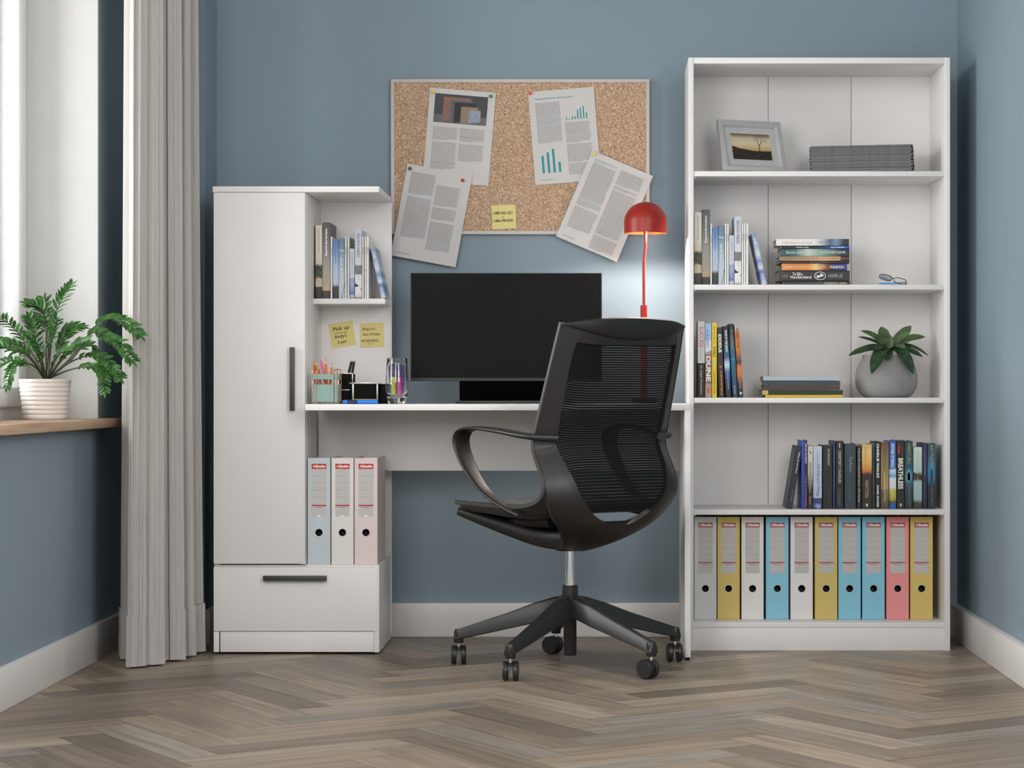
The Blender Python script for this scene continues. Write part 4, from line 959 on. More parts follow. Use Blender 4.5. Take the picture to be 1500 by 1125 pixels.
# --- novels on the fourth shelf: (left, right, top y, cover stops, warp, texts, shapes, label)
S4 = SHELVES[3]
d4 = 6.650
G_ = (214, 186, 120)
NOV = [
 (1173.7, 1182.7, 645.2, [(0, (24, 60, 160)), (1, (40, 90, 200))], 0.0, [('ONE FOR THE TEMPEST', 0.66, 0.96, 0.62, 0.90, (236, 214, 226), 'd', 0.02), ('A NOVEL OF THE LATE REPUBLIC', 0.03, 0.5, 0.66, 0.86, (196, 150, 170), 'd', 0.0)], [([(0.48, 0.0), (0.99, 0.0), (0.99, 0.998), (0.48, 0.998)], (74, 22, 56))], 'tall bright blue and purple book next to the leaning navy one'),
 (1183.3, 1190.9, 653.8, [(0, (24, 24, 24)), (0.3, (40, 40, 38)), (0.42, (120, 120, 114)), (0.55, (190, 190, 184)), (0.8, (206, 210, 206)), (1, (204, 208, 206))], 0.03, [('RAVENS of Winter', 0.50, 0.74, 0.30, 0.66, (40, 40, 40), 'd', 0.0), ('Dunn', 0.26, 0.42, 0.28, 0.6, (206, 204, 196), 'd', 0.0), ('Conrad', 0.08, 0.20, 0.3, 0.6, (206, 204, 196), 'd', 0.0)], [([(0.3, 0.94), (0.5, 0.91), (0.75, 0.885), (0.6, 0.88), (0.35, 0.90)], (50, 52, 50))], 'pale grey book with a feather, dark at the foot'),
 (1191.3, 1204.0, 653.9, [(0, (44, 52, 84)), (0.05, (90, 106, 146)), (0.10, (60, 72, 110)), (0.17, (54, 62, 92)), (0.175, (186, 194, 216)), (1, (200, 208, 226))], 0.02, [("On Falcon's Wings", 0.20, 0.71, 0.32, 0.76, (44, 48, 76), 'd', 0.0), ('ALICE E. BENNETT', 0.72, 0.92, 0.42, 0.56, (110, 116, 140), 'd', 0.0)], [([(0.3, 0.02), (0.7, 0.0), (0.9, 0.05), (0.5, 0.09), (0.2, 0.05)], (130, 150, 196))], 'lavender book with dark thin lettering above a navy foot'),
 (1205.0, 1219.6, 652.2, [(0, (22, 22, 20)), (1, (28, 27, 25))], 0.0, [('DORIAND', 0.68, 0.94, 0.50, 0.72, (190, 184, 172), 'd', 0.02), ('G. B. WAINE', 0.12, 0.4, 0.54, 0.66, (90, 86, 80), 'd', 0.0)], [], 'thick black book beside the lavender one'),
 (1220.1, 1223.6, 646.0, [(0, (36, 60, 98)), (1, (40, 66, 104))], 0.0, [('SYNDROME OF WINTER DAWN', 0.3, 0.88, 0.3, 0.7, (110, 150, 206), 'd', 0.0)], [], 'thin navy blue book between two black ones'),
 (1224.2, 1235.7, 646.2, [(0, (20, 21, 22)), (1, (26, 27, 28))], 0.0, [('CEMETERY CANDLES', 0.38, 0.86, 0.34, 0.68, (200, 200, 196), 'd', 0.01), ('LITTLE SANCTUARY', 0.05, 0.30, 0.30, 0.62, (120, 120, 118), 'd', 0.0)], [([(0.44, 0.90), (0.56, 0.90), (0.56, 0.97), (0.44, 0.97)], (206, 206, 202))], 'black book lettered CEMETERY CANDLES'),
 (1237.0, 1253.8, 649.8, [(0, (48, 60, 68)), (1, (52, 66, 76))], 0.0, [('The Return', 0.56, 0.80, 0.42, 0.68, (150, 160, 166), 'd', 0.0), ('Thomas Heath', 0.15, 0.34, 0.42, 0.54, (110, 120, 126), 'd', 0.0)], [], 'thick slate grey book in the row of novels'),
 (1255.0, 1261.8, 653.5, [(0, (24, 22, 22)), (1, (30, 28, 28))], 0.0, [('A Day as Fine as Independent Hearts - Amy Conway', 0.10, 0.97, 0.30, 0.66, (226, 220, 210), 'd', 0.02)], [], 'slim black book right of the thick slate one'),
 (1262.6, 1277.2, 651.0, [(0, (40, 30, 26)), (0.45, (52, 40, 34)), (0.54, (60, 44, 34)), (0.58, (206, 120, 50)), (0.72, (226, 178, 104)), (0.88, (232, 196, 130)), (1, (206, 170, 110))], 0.07, [('TRANSYLVANIA', 0.58, 0.96, 0.22, 0.48, (196, 150, 70), 'd', 0.0), ('NEWTON', 0.18, 0.44, 0.32, 0.66, (196, 164, 120), 'd', 0.0)], [([(0.4, 0.04), (0.6, 0.04), (0.6, 0.08), (0.4, 0.08)], (206, 196, 180))], 'orange topped book with brown foot and gold lettering'),
 (1277.5, 1281.7, 650.4, [(0, (28, 46, 50)), (0.6, (30, 56, 64)), (0.93, (30, 66, 76)), (1, (40, 110, 110))], 0.0, [('A FRAGMENT LATE', 0.2, 0.6, 0.3, 0.7, (90, 120, 124), 'd', 0.0)], [], 'thin dark teal book between the orange topped and the bold white lettered one'),
 (1282.1, 1289.6, 647.0, [(0, (20, 20, 20)), (1, (26, 26, 26))], 0.0, [('CHARLIE WALKS', 0.46, 0.97, 0.26, 0.76, (240, 238, 234), 'd', 0.03), ('DANIEL ROURKE', 0.03, 0.35, 0.32, 0.70, (232, 230, 226), 'd', 0.03)], [], 'black book with bold white capitals, left of the tan column book'),
 (1290.1, 1302.2, 648.0, [(0, (74, 66, 46)), (0.12, (96, 84, 56)), (0.35, (150, 128, 84)), (0.7, (150, 122, 84)), (0.9, (130, 98, 70)), (1, (104, 70, 52))], 0.06, [('Ghost Pine', 0.63, 0.92, 0.36, 0.66, (84, 64, 50), 'd', 0.0), ('Silva Rose', 0.10, 0.32, 0.42, 0.62, (206, 196, 160), 'd', 0.0)], [([(0.42, 0.30), (0.56, 0.30), (0.52, 0.56), (0.44, 0.56)], (206, 190, 146)), ([(0.72, 0.30), (0.82, 0.30), (0.80, 0.52), (0.74, 0.52)], (196, 178, 134)), ([(0.1, 0.16), (0.25, 0.16), (0.25, 0.28), (0.1, 0.28)], (60, 44, 34))], 'tan book with pale columns on its spine'),
 (1302.8, 1312.8, 646.0, [(0, (34, 86, 164)), (0.085, (34, 86, 164)), (0.09, (60, 64, 34)), (0.16, (170, 166, 60)), (0.28, (196, 190, 96)), (0.31, (216, 218, 216)), (0.44, (220, 226, 230)), (0.48, (96, 160, 206)), (0.56, (206, 222, 232)), (0.60, (50, 110, 186)), (1, (40, 92, 168))], 0.03, [('MOTHER OF PEARLS', 0.61, 0.96, 0.22, 0.72, (206, 224, 240), 'd', 0.03), ('Amelia Sun', 0.12, 0.28, 0.36, 0.62, (226, 222, 150), 'd', 0.0)], [], 'bright blue and white book with a yellow green foot'),
 (1313.6, 1324.8, 645.2, [(0, (30, 26, 26)), (1, (36, 30, 30))], 0.0, [('BREATHLESS', 0.29, 0.74, 0.18, 0.84, (234, 228, 216), 'd', 0.03)], [([(0.1, 0.82), (0.35, 0.80), (0.4, 0.90), (0.3, 0.96), (0.15, 0.90)], (180, 44, 44)), ([(0.6, 0.80), (0.78, 0.76), (0.8, 0.92), (0.65, 0.94)], (96, 40, 44)), ([(0.4, 0.04), (0.64, 0.04), (0.64, 0.08), (0.4, 0.08)], (200, 194, 186))], 'black book lettered BREATHLESS with red marks'),
 (1325.4, 1337.2, 646.2, [(0, (30, 36, 40)), (0.3, (44, 62, 72)), (0.48, (60, 130, 150)), (0.6, (40, 84, 96)), (1, (40, 66, 80))], 0.05, [('MERCURY', 0.66, 0.96, 0.34, 0.70, (180, 160, 70), 'd', 0.0), ('JARED PRINT', 0.04, 0.34, 0.46, 0.64, (140, 150, 150), 'd', 0.0)], [([(0.22, 0.50), (0.5, 0.60), (0.78, 0.50), (0.78, 0.43), (0.5, 0.385), (0.22, 0.43)], (120, 190, 204)), ([(0.30, 0.50), (0.5, 0.56), (0.70, 0.50), (0.70, 0.44), (0.5, 0.40), (0.30, 0.44)], (34, 60, 72))], 'dark teal book with gold title and a bright lantern shape'),
 (1338.0, 1350.6, 655.2, [(0, (54, 44, 36)), (0.10, (72, 60, 48)), (0.16, (150, 178, 176)), (0.44, (160, 192, 190)), (0.48, (70, 56, 48)), (0.56, (80, 64, 54)), (0.60, (176, 200, 196)), (1, (196, 216, 208))], 0.08, [('Homecoming', 0.72, 0.93, 0.42, 0.62, (206, 186, 84), 'd', 0.01), ('LUCY HARTE', 0.36, 0.68, 0.46, 0.58, (190, 180, 120), 'd', 0.0)], [([(0.02, 0.60), (0.3, 0.57), (0.98, 0.52), (0.98, 0.46), (0.5, 0.49), (0.02, 0.55)], (64, 50, 44))], 'pale sea green book with brown branches, lower than its neighbours'),
 (1351.3, 1358.1, 649.0, [(0, (30, 30, 48)), (0.5, (44, 44, 76)), (1, (56, 50, 92))], 0.0, [('Home for the Holidays', 0.50, 0.86, 0.36, 0.64, (170, 170, 196), 'd', 0.0), ('ALICE DANE', 0.15, 0.4, 0.4, 0.6, (100, 104, 150), 'd', 0.0)], [], 'dark violet book second from the right end'),
 (1358.7, 1370.2, 649.4, [(0, (24, 30, 36)), (0.35, (34, 44, 54)), (0.45, (40, 110, 140)), (0.62, (40, 130, 170)), (0.8, (36, 84, 104)), (1, (32, 70, 84))], 0.05, [('BATTLECRY', 0.62, 0.97, 0.36, 0.70, (186, 168, 76), 'd', 0.0), ('JARED PRINT', 0.03, 0.34, 0.46, 0.64, (140, 150, 150), 'd', 0.0)], [([(0.40, 0.58), (0.56, 0.61), (0.66, 0.52), (0.62, 0.42), (0.5, 0.38), (0.42, 0.44)], (24, 34, 44))], 'dark teal and black book at the right end of the row'),
]
for k, (xa, xb, ty, stops, warp, texts, shp, lab) in enumerate(NOV):
    x0, x1 = P(xa, 0, d4).x, P(xb, 0, d4).x
    t = thing('book', lab, 'book', ((x0 + x1) / 2, d4 - 7, S4 + 0.0004), group='novels on the fourth shelf')
    build_book(t, x1 - x0, P(0, ty, d4).z - S4, 0.135, ramp_mat('cover_novel_' + chr(97 + k), [(p, c) for p, c in stops], warp=warp), texts, shp, hard=k % 2 == 0)
x0 = P(1151.4, 0, d4).x
hh = P(0, 653.2, d4).z - S4
leaning('book', 'navy book leaning right against the bright blue one at the left end of the novels', 'novels on the fourth shelf', x0, 0.0195, 0.192, 0.135, 9.2, d4 - 7, S4 + 0.0003, ramp_mat('cover_fog', [(0, (34, 36, 54)), (1, (38, 40, 58))]),
        [('Island of Fog', 0.56, 0.90, 0.50, 0.80, (226, 226, 230), 'd', 0.02), ('Leila Fenimore', 0.10, 0.30, 0.56, 0.74, (150, 152, 176), 'd', 0.0)])

# --- pile of dark magazines on the top shelf
S1 = SHELVES[0]
rg = random.Random(9)
n_m = 22
z = S1 + 0.0005
M_MAGS = [mat('dark_magazine_%s' % nme, K(v, v - 1, v - 2), 0.45, vary=0.1, vscale=60) for nme, v in (('a', 92), ('b', 104), ('c', 84), ('d', 112))]
for k in range(n_m):
    th = rg.uniform(0.0028, 0.0040)
    lab = 'dark grey magazine somewhere in the neat pile on the top shelf'
    if k == n_m - 1: lab = 'dark grey magazine on top of the pile on the top shelf'
    if k == 0: lab = 'dark grey magazine at the bottom of the pile on the top shelf'
    xa, xb = P(1195.0, 0, 6.66).x, P(1345.0, 0, 6.64).x
    t = thing('magazine', lab, 'magazine', ((xa + xb) / 2 + rg.uniform(-0.004, 0.004), -0.34 + 0.105 + rg.uniform(-0.0015, 0.0025), z), (0, 0, R(-9 + rg.uniform(-0.7, 0.7))), 'dark magazines piled on the top shelf')
    W2 = (xb - xa) / 2; D2 = 0.1
    mb = MB()
    sag = 0.0
    up = 0.0012 * (k / n_m)
    rows = []
    for j in range(9):
        u = j / 8
        wz = up * u + rg.uniform(0, 0.0003)
        rows.append((-W2 + 2 * W2 * u, wz))
    def slab(z0, z1, ins, mi):
        a = [[(x * (1 - ins * 0.006), y, z0 + q) for x, q in rows] for y in (-D2 + ins * 0.001, D2)]
        mb.thick(a, [[(0, 0, z1 - z0)] * 9] * 2, mi)
    slab(0.0, 0.0007, 0, 0); slab(th - 0.0008, th - 0.0001, 0, 0)
    mb.build('cover', M_MAGS[rg.randrange(4)], t, smooth=0)
    mb = MB(); slab(0.00075, th - 0.00085, 1, 0)
    mb.build('page_block', mat('magazine_edge', K(128, 126, 124), 0.6, vary=0.25, vscale=90), t, smooth=0)
    z += th + 0.0005
# ---------------------------------------------------------------- monitor
md = 6.690
mx0, mx1 = P(601.2, 0, md).x, P(881.8, 0, md).x
mz0, mz1 = P(0, 558.4, md).z, P(0, 399.8, md).z
mon = thing('monitor', 'large black monitor switched off on a broad dark stand', 'monitor', ((mx0 + mx1) / 2, md - 7, DT + 0.0002))
hw = (mx1 - mx0) / 2; a0, a1 = mz0 - DT, mz1 - DT
M_SCR = mat('black_screen', K(17, 16, 16), 0.55, vary=0.04, vscale=4, spec=0.12)
M_BEZ = mat('black_bezel', K(18, 18, 18), 0.5, vary=0.05)
MB().box(-hw, hw, 0.0, 0.030, a0, a1).build('housing', M_BEZ, mon, bevel=0.002)
MB().box(-hw + 0.003, hw - 0.003, -0.0008, 0.001, a0 + 0.0105, a1 - 0.003).build('screen', M_SCR, mon, smooth=0)
MB().box(-hw + 0.001, hw - 0.001, -0.0012, 0.001, a0 + 0.001, a0 + 0.0095).build('chin', mat('dark_chin', K(34, 34, 34), 0.5), mon, smooth=0)
sw = P(810.0, 0, md).x - mon.location.x; sx0 = P(672.6, 0, md).x - mon.location.x
MB().box(sx0, sw, 0.012, 0.042, 0.009, a0 + 0.06).build('stand_neck', mat('stand_black', K(4, 4, 4), 0.9, spec=0.05), mon, bevel=0.002)
MB().box(sx0 - 0.009, sw + 0.009, -0.055, 0.09, 0.0, 0.009).build('stand_base', mat('stand_grey', K(44, 44, 45), 0.45), mon, bevel=0.002)

# ---------------------------------------------------------------- red lamp
ld = 6.66
lp = P(945.4, 0, ld)
M_RLAMP = mat('red_lacquer', K(156, 30, 18), 0.42, vary=0.03)
lamp = thing('desk_lamp', 'red dome desk lamp, lit, standing at the right end of the desk', 'lamp', (lp.x, ld - 7, DT + 0.0002))
zr = P(0, 342.0, ld).z - DT; zt = P(0, 296.0, ld).z - DT
rs = 31.3 * ld / F
shade = []
hc = zt - zr
for k in range(15):
    a = PI / 2 * k / 14
    shade.append((rs * math.cos(a), zr + hc * 0.36 + hc * 0.64 * math.sin(a)))
outer = [(rs, zr)] + shade
sh = MB(); sh.lathe(outer, 48)
sh.lathe([(rs, zr), (rs - 0.002, zr)] + [(max(r - 0.002, 0.0), z - 0.002 if r < rs * 0.9 else z) for r, z in shade], 48)
so = sh.build('lamp_shade', M_RLAMP, lamp, smooth=50)
ins = MB(); ins.lathe([(rs - 0.0022, zr + 0.0004)] + [(max(r - 0.0026, 0.0), z - 0.0030 if r < rs * 0.9 else z) for r, z in shade], 48)
io = ins.build('shade_lining', mat('brass_lining', K(232, 190, 110), 0.35, 0.6, vary=0.04), so, smooth=50); io['label'] = 'gold coloured inside of the shade'
dx = (943.2 - 945.4) * ld / F
pz = lambda y: P(0, y, ld).z - DT
path = catmull([(dx, 0, 0.008), (dx, 0, 0.12), (dx, 0, pz(446)), (dx - 0.0004, 0, pz(400)), (dx + 0.0006, 0, pz(380)), (0.0, 0, pz(362)), (0.0, 0, pz(352)), (0, 0, pz(342)), (0, 0, zr + 0.055)], 6)
MB().tube(path, 0.0044, 14).build('stem', mat('red_satin_metal', K(150, 27, 15), 0.32, 0.3, vary=0.03), lamp)
col = MB(); col.lathe([(0.0, pz(447.4)), (0.0100, pz(447.4)), (0.0106, pz(448)), (0.0106, 0.012), (0.0, 0.012)], 24, c=(dx, 0, 0)); cl = col.build('stem_sleeve', mat('red_satin_metal', K(150, 27, 15), 0.32, 0.3, vary=0.03), lamp)
kb = MB(); kb.M = Matrix.Translation((dx + 0.0100, -0.004, pz(459.5))) @ Matrix.Rotation(R(90), 4, 'Y'); kb.lathe([(0.0017, 0), (0.0017, 0.003), (0, 0.0032)], 10); kb.build('dimmer_knob', M_RING, cl)
bs = MB(); bs.lathe([(0.0, 0.0), (0.036, 0.0), (0.038, 0.003), (0.038, 0.012), (0.036, 0.015), (0.0, 0.0155)], 48, c=(dx, 0, 0)); bs.build('base', mat('lamp_base_black', K(30, 26, 26), 0.5), lamp, smooth=40)
M_BULB = bpy.data.materials.new('lit_bulb'); M_BULB.use_nodes = True
pb = M_BULB.node_tree.nodes['Principled BSDF']; pb.inputs['Emission Color'].default_value = (1, 0.93, 0.82, 1); pb.inputs['Emission Strength'].default_value = 4.0
bz = zr + 0.026
bu = MB(); bu.lathe([(0.0, -0.016), (0.010, -0.013), (0.015, -0.004), (0.016, 0.004), (0.012, 0.014), (0.008, 0.02), (0.0, 0.02)], 20, c=(0.022, -0.0, bz)); bu.build('bulb', M_BULB, lamp, smooth=60)
def lamp_light():
    l = bpy.data.lights.new('lamp_light', 'SPOT'); l.energy = 14.0; l.color = (1.0, 0.87, 0.78); l.shadow_soft_size = 0.010
    l.spot_size = R(164); l.spot_blend = 0.30
    o = bpy.data.objects.new('lamp_light', l); C.objects.link(o); o.parent = lamp; o.location = (0.022, 0.0, zr + 0.006)
lamp_light()

# ---------------------------------------------------------------- pencil holder with copper wire frame
M_MINT = mat('mint_enamel', K(138, 168, 161), 0.55, vary=0.03)
M_COPPER = mat('copper_wire', K(206, 150, 120), 0.25, 0.9, vary=0.05)
pd = 6.500
px0, px1 = P(456.6, 0, pd).x, P(495.8, 0, pd).x
cup = thing('pencil_cup', 'mint green square pencil holder on copper coloured wire feet', 'pencil holder', ((px0 + px1) / 2, pd - 7 + 0.04, DT + 0.0002))
hw = (px1 - px0) / 2
cz = lambda y: P(0, y, pd).z - DT
def round_sq(hw, r, n=5):
    out = []
    for cx_, cy_, a0_ in ((hw - r, hw - r, 0), (-hw + r, hw - r, 90), (-hw + r, -hw + r, 180), (hw - r, -hw + r, 270)):
        for k in range(n + 1):
            a = R(a0_ + 90 * k / n); out.append((cx_ + r * math.cos(a), cy_ + r * math.sin(a)))
    return out
def sq_wall(mb, hw, r, z0, z1, th, mi=0, bottom=False):
    o = round_sq(hw, r); i = round_sq(hw - th, max(r - th, 0.001))
    rings = [[(x, y, z0) for x, y in o], [(x, y, z1) for x, y in o], [(x, y, z1) for x, y in i], [(x, y, z0) for x, y in i]]
    mb.grid(rings, mi, closeu=True, closev=True)
    if bottom: mb.poly([(x, y, z0 + 0.0005) for x, y in i], mi)
hb = hw - 0.0012
mb = MB(); sq_wall(mb, hb, 0.008, cz(588.6), cz(563.4), 0.0012, bottom=True); mb.build('lower_box', M_MINT, cup)
mb = MB(); sq_wall(mb, hb, 0.008, cz(555.8), cz(548.2), 0.0012); mb.build('upper_band', M_MINT, cup)
for sx in (-1, 1):
    for sy in (-1, 1):
        mb = MB()
        q = hb + 0.0010; q2 = hb - 0.012
        mb.tube(catmull([(sx * q, sy * q2, 0.0012), (sx * q, sy * q2, 0.03), (sx * q, sy * q2, cz(545)), (sx * (q - 0.001), sy * (q2 - 0.001), cz(542)), (sx * (q - 0.006), sy * (q2 - 0.004), cz(540.8)), (sx * (q - 0.012), sy * (q2 + 0.006), cz(542)), (sx * q2, sy * q, cz(545)), (sx * q2, sy * q, 0.03), (sx * q2, sy * q, 0.0012)], 5), 0.0012, 8)
        mb.build('wire_leg', M_COPPER, cup)
def pencil(label, tip, foot, r, colr, body='pencil', sharpen=True):
    tip = Vector(tip); foot = Vector(foot); ax = tip - foot; L = ax.length
    t = thing(body, label, body, foot, group='pencils and pens in the mint holder')
    t.rotation_euler = ax.to_track_quat('Z', 'Y').to_euler()
    hexs = [(math.cos(PI / 3 * k + 0.3), math.sin(PI / 3 * k + 0.3)) for k in range(6)]
    if sharpen:
        mb = MB(); mb.tube([(0, 0, 0.0), (0, 0, L - 0.016)], r, sec=hexs); mb.build('barrel', colr, t, smooth=20)
        mb = MB(); mb.lathe([(r * 0.94, L - 0.016), (r * 0.32, L - 0.0055)], 12, cap0=True, cap1=True); mb.build('sharpened_wood', mat('pencil_wood', K(222, 180, 130), 0.7), t)
        mb = MB(); mb.lathe([(r * 0.32, L - 0.0054), (0.0, L)], 10, cap0=True); mb.build('lead', M_INK, t)
    else:
        mb = MB(); mb.lathe([(0, 0), (r, 0.001), (r, L * 0.8), (r * 0.85, L - 0.006), (r * 0.4, L), (0, L)], 14); mb.build('barrel', colr, t)
        mb = MB(); mb.lathe([(r * 1.02, L * 0.70), (r * 1.02, L * 0.72)], 14); mb.build('grip_ring', colr, t)
M_ORANGE = mat('orange_pencil_paint', K(214, 116, 44), 0.45, vary=0.05)
M_PINK = mat('pink_marker_plastic', K(232, 122, 166), 0.4, vary=0.04)
zf = DT + 0.006
def inside(x, y, d): return P(x, y, d)
cxc, cyc = cup.location.x, cup.location.y
for lab, tx_, ty_, fx, dyy, m_, b_, sp_, r_ in [
    ('orange pencil leaning at the left edge of the mint holder', 458.9, 527.2, -0.022, 0.020, M_ORANGE, 'pencil', True, 0.0036),
    ('orange pencil second from left in the mint holder', 460.8, 527.6, -0.004, 0.008, M_ORANGE, 'pencil', True, 0.0038),
    ('pink marker among the orange pencils', 470.0, 527.4, 0.006, 0.020, M_PINK, 'marker', False, 0.0046),
    ('tallest orange pencil, upright in the middle of the mint holder', 476.6, 525.2, 0.004, -0.002, M_ORANGE, 'pencil', True, 0.0040),
    ('orange pencil leaning right in the mint holder', 486.6, 530.6, 0.006, -0.012, M_ORANGE, 'pencil', True, 0.0038)]:
    dd = 7 + cyc + dyy
    tp = P(tx_, ty_, dd)
    pencil(lab, tp, (cxc + fx, cyc + dyy * 0.5, zf), r_, m_, b_, sp_)

# ---------------------------------------------------------------- black mesh desk organiser with silver edges
od = 6.60
M_MESH = mat('black_wire_mesh', K(17, 16, 16), 0.75, vary=0.3, vscale=700, spec=0.15)
M_SILV = mat('silver_edge', K(186, 184, 182), 0.3, 0.6, vary=0.04)
org = thing('desk_organiser', 'black mesh desk organiser with silver edges behind the mint holder', 'organiser', (P(530, 0, od).x, od - 7, DT + 0.0002))
O = lambda x, y, d=od: P(x, y, d) - Vector((org.location.x, org.location.y, DT))
z = lambda y: O(0, y).z
xx = lambda x: O(x, 0).x
mb = MB()   # tall pen box
b0, b1, f0, f1 = xx(495.5), xx(515.8), 0.012, 0.085
mb.box(b0, b1, f0, f0 + 0.0015, 0.0, z(547.6)); mb.box(b0, b1, f1 - 0.0015, f1, 0.0, z(547.6)); mb.box(b0, b0 + 0.0015, f0, f1, 0, z(547.6)); mb.box(b1 - 0.0015, b1, f0, f1, 0, z(547.6)); mb.box(b0, b1, f0, f1, 0, 0.002)
mb.build('pen_box', M_MESH, org, smooth=0)
mb = MB(); mb.box(b0 - 0.0005, b1 + 0.0008, f0 - 0.001, f0 + 0.002, z(547.8), z(546.2)); mb.box(b1 - 0.0018, b1 + 0.0012, f0 - 0.0010, f0 + 0.0020, z(560), z(547.8)); mb.box(xx(497), xx(512), f0 - 0.006, f0 + 0.001, z(572.0), z(570.6)); mb.build('silver_edge', M_SILV, org, bevel=0.0003)
mb = MB()   # low tray in front, open window of mesh
c0, c1, g0, g1 = xx(514.4), xx(556.0), -0.012, 0.06
mb.box(c0 + 0.003, c1 - 0.003, g0 + 0.006, g0 + 0.0075, 0.0, z(562.2)); mb.box(c0 + 0.002, c0 + 0.0035, g0, g1, 0, z(562)); mb.box(c1 - 0.0035, c1 - 0.002, g0, g1, 0, z(562)); mb.box(c0, c1, g1 - 0.0015, g1, 0, z(562)); mb.box(c0, c1, g0, g1, 0, 0.0015)
mb.build('low_tray', M_MESH, org, smooth=0)
mb = MB(); mb.box(xx(512.4), xx(558.4), g0 - 0.001, g0 + 0.006, z(562.4), z(560.4)); mb.box(xx(516.6), xx(518.8), g0, g0 + 0.003, 0.0, z(562.4)); mb.box(xx(552.2), xx(554.4), g0, g0 + 0.003, 0.0, z(562.4)); mb.build('silver_edge', M_SILV, org, bevel=0.0004)
mb = MB(); e0, e1 = xx(556.2), xx(567.0)
mb.box(e0, e1, 0.0, 0.0015, 0.0, z(562.4)); mb.box(e0, e0 + 0.0015, 0, 0.06, 0, z(562.4)); mb.box(e1 - 0.0015, e1, 0, 0.06, 0, z(562.4)); mb.box(e0, e1, 0.0585, 0.06, 0, z(562.4)); mb.box(e0, e1, 0, 0.06, 0, 0.0015)
mb.build('side_box', M_MESH, org, smooth=0)
def stick(name, label, cat, a, b, parts, group=None):
    """parts: (share from, share to, radius, material, part name)"""
    a = Vector(a); b = Vector(b); L = (b - a).length
    t = thing(name, label, cat, a, group=group); t.rotation_euler = (b - a).to_track_quat('Z', 'Y').to_euler()
    for s0, s1, r, m_, pn in parts:
        mb = MB(); h0, h1 = L * s0, L * s1; e = min(0.0008, r * 0.25)
        mb.lathe([(0, h0), (r - e, h0), (r, h0 + e), (r, h1 - e), (r - e, h1), (0, h1)], 16); mb.build(pn, m_, t)
    return t
M_GLOSSB = mat('glossy_black', K(16, 16, 17), 0.2)
M_WHITEP = mat('white_plastic', K(226, 225, 222), 0.35)
for lab, tx_, ty_, fx in [('black felt pen with white stripe, left one in the organiser', 515.2, 528.2, 500.8), ('black felt pen with white stripe, right one in the organiser', 519.0, 528.4, 509.0)]:
    dd = od + 0.045
    a = P(fx, 586, dd); a.z = DT + 0.0046; b = P(tx_, ty_, dd)
    t = stick('pen', lab, 'pen', a, b, [(0, 0.97, 0.0040, M_GLOSSB, 'barrel'), (0.97, 1.0, 0.0036, M_SILV, 'cap_end')], 'felt pens in the organiser')
    L = (b - a).length
    mb = MB(); mb.box(0.0008, 0.0024, -0.0046, -0.0036, L * 0.55, L * 0.96); mb.build('pocket_clip', M_WHITEP, t, bevel=0.0002)
# blue marker lying in front, yellow pencil behind it
M_BLUE = mat('blue_marker_plastic', K(30, 122, 220), 0.35, vary=0.02)
M_NAVY = mat('navy_grip', K(24, 44, 92), 0.45)
a = P(502.4, 0, 6.46); a.z = DT + 0.0066; a.y = 6.46 - 7; b = P(553.6, 0, 6.46); b.z = a.z; b.y = a.y
stick('marker', 'blue marker with a navy grip lying on the desk edge', 'marker', a, b, [(0, 0.12, 0.0058, M_BLUE, 'cap'), (0.12, 0.42, 0.0062, M_NAVY, 'grip'), (0.42, 1.0, 0.0062, M_BLUE, 'barrel')])
a = P(518, 0, 6.492); a.z = DT + 0.0034; a.z += 0.0; b = P(552.6, 0, 6.492); b.z = a.z
a.z = b.z = DT + 0.0135
M_YEL = mat('yellow_lacquer', K(196, 152, 30), 0.4)
eb = thing('eraser_block', 'flat yellow block lying behind the blue marker', 'eraser', ((a.x + b.x) / 2, 6.494 - 7, DT + 0.0002))
MB().box(-(b.x - a.x) / 2, (b.x - a.x) / 2, -0.008, 0.010, 0.0, 0.0142).build('block', M_YEL, eb, bevel=0.0015)

# ---------------------------------------------------------------- drinking glass with glitter pens
gd = 6.470
gx = P(580.2, 0, gd).x
gl = thing('drinking_glass', 'clear tumbler with a thick base holding glitter pens', 'glass', (gx, gd - 7 + 0.028, DT + 0.0002))
ht = P(0, 524.6, gd).z - DT
prof_o = [(0.0, 0.0005), (0.022, 0.0), (0.025, 0.001), (0.0285, 0.012), (0.0325, 0.030), (0.0345, 0.048), (0.0345, 0.065), (0.0325, 0.095), (0.0298, ht - 0.001), (0.0293, ht)]
prof_i = [(0.0288, ht), (0.0284, ht - 0.001), (0.0310, 0.095), (0.0330, 0.065), (0.0330, 0.048), (0.0308, 0.032), (0.026, 0.023), (0.018, 0.020), (0.0, 0.019)]
M_TUMBLER = bpy.data.materials.new('clear_glass'); M_TUMBLER.use_nodes = True
b_ = M_TUMBLER.node_tree.nodes['Principled BSDF']; b_.inputs['Transmission Weight'].default_value = 1.0; b_.inputs['Roughness'].default_value = 0.0; b_.inputs['IOR'].default_value = 1.47; b_.inputs['Base Color'].default_value = (0.97, 0.98, 0.98, 1)
mb = MB(); mb.lathe(prof_o + prof_i, 48); mb.build('tumbler', M_TUMBLER, gl, smooth=60)
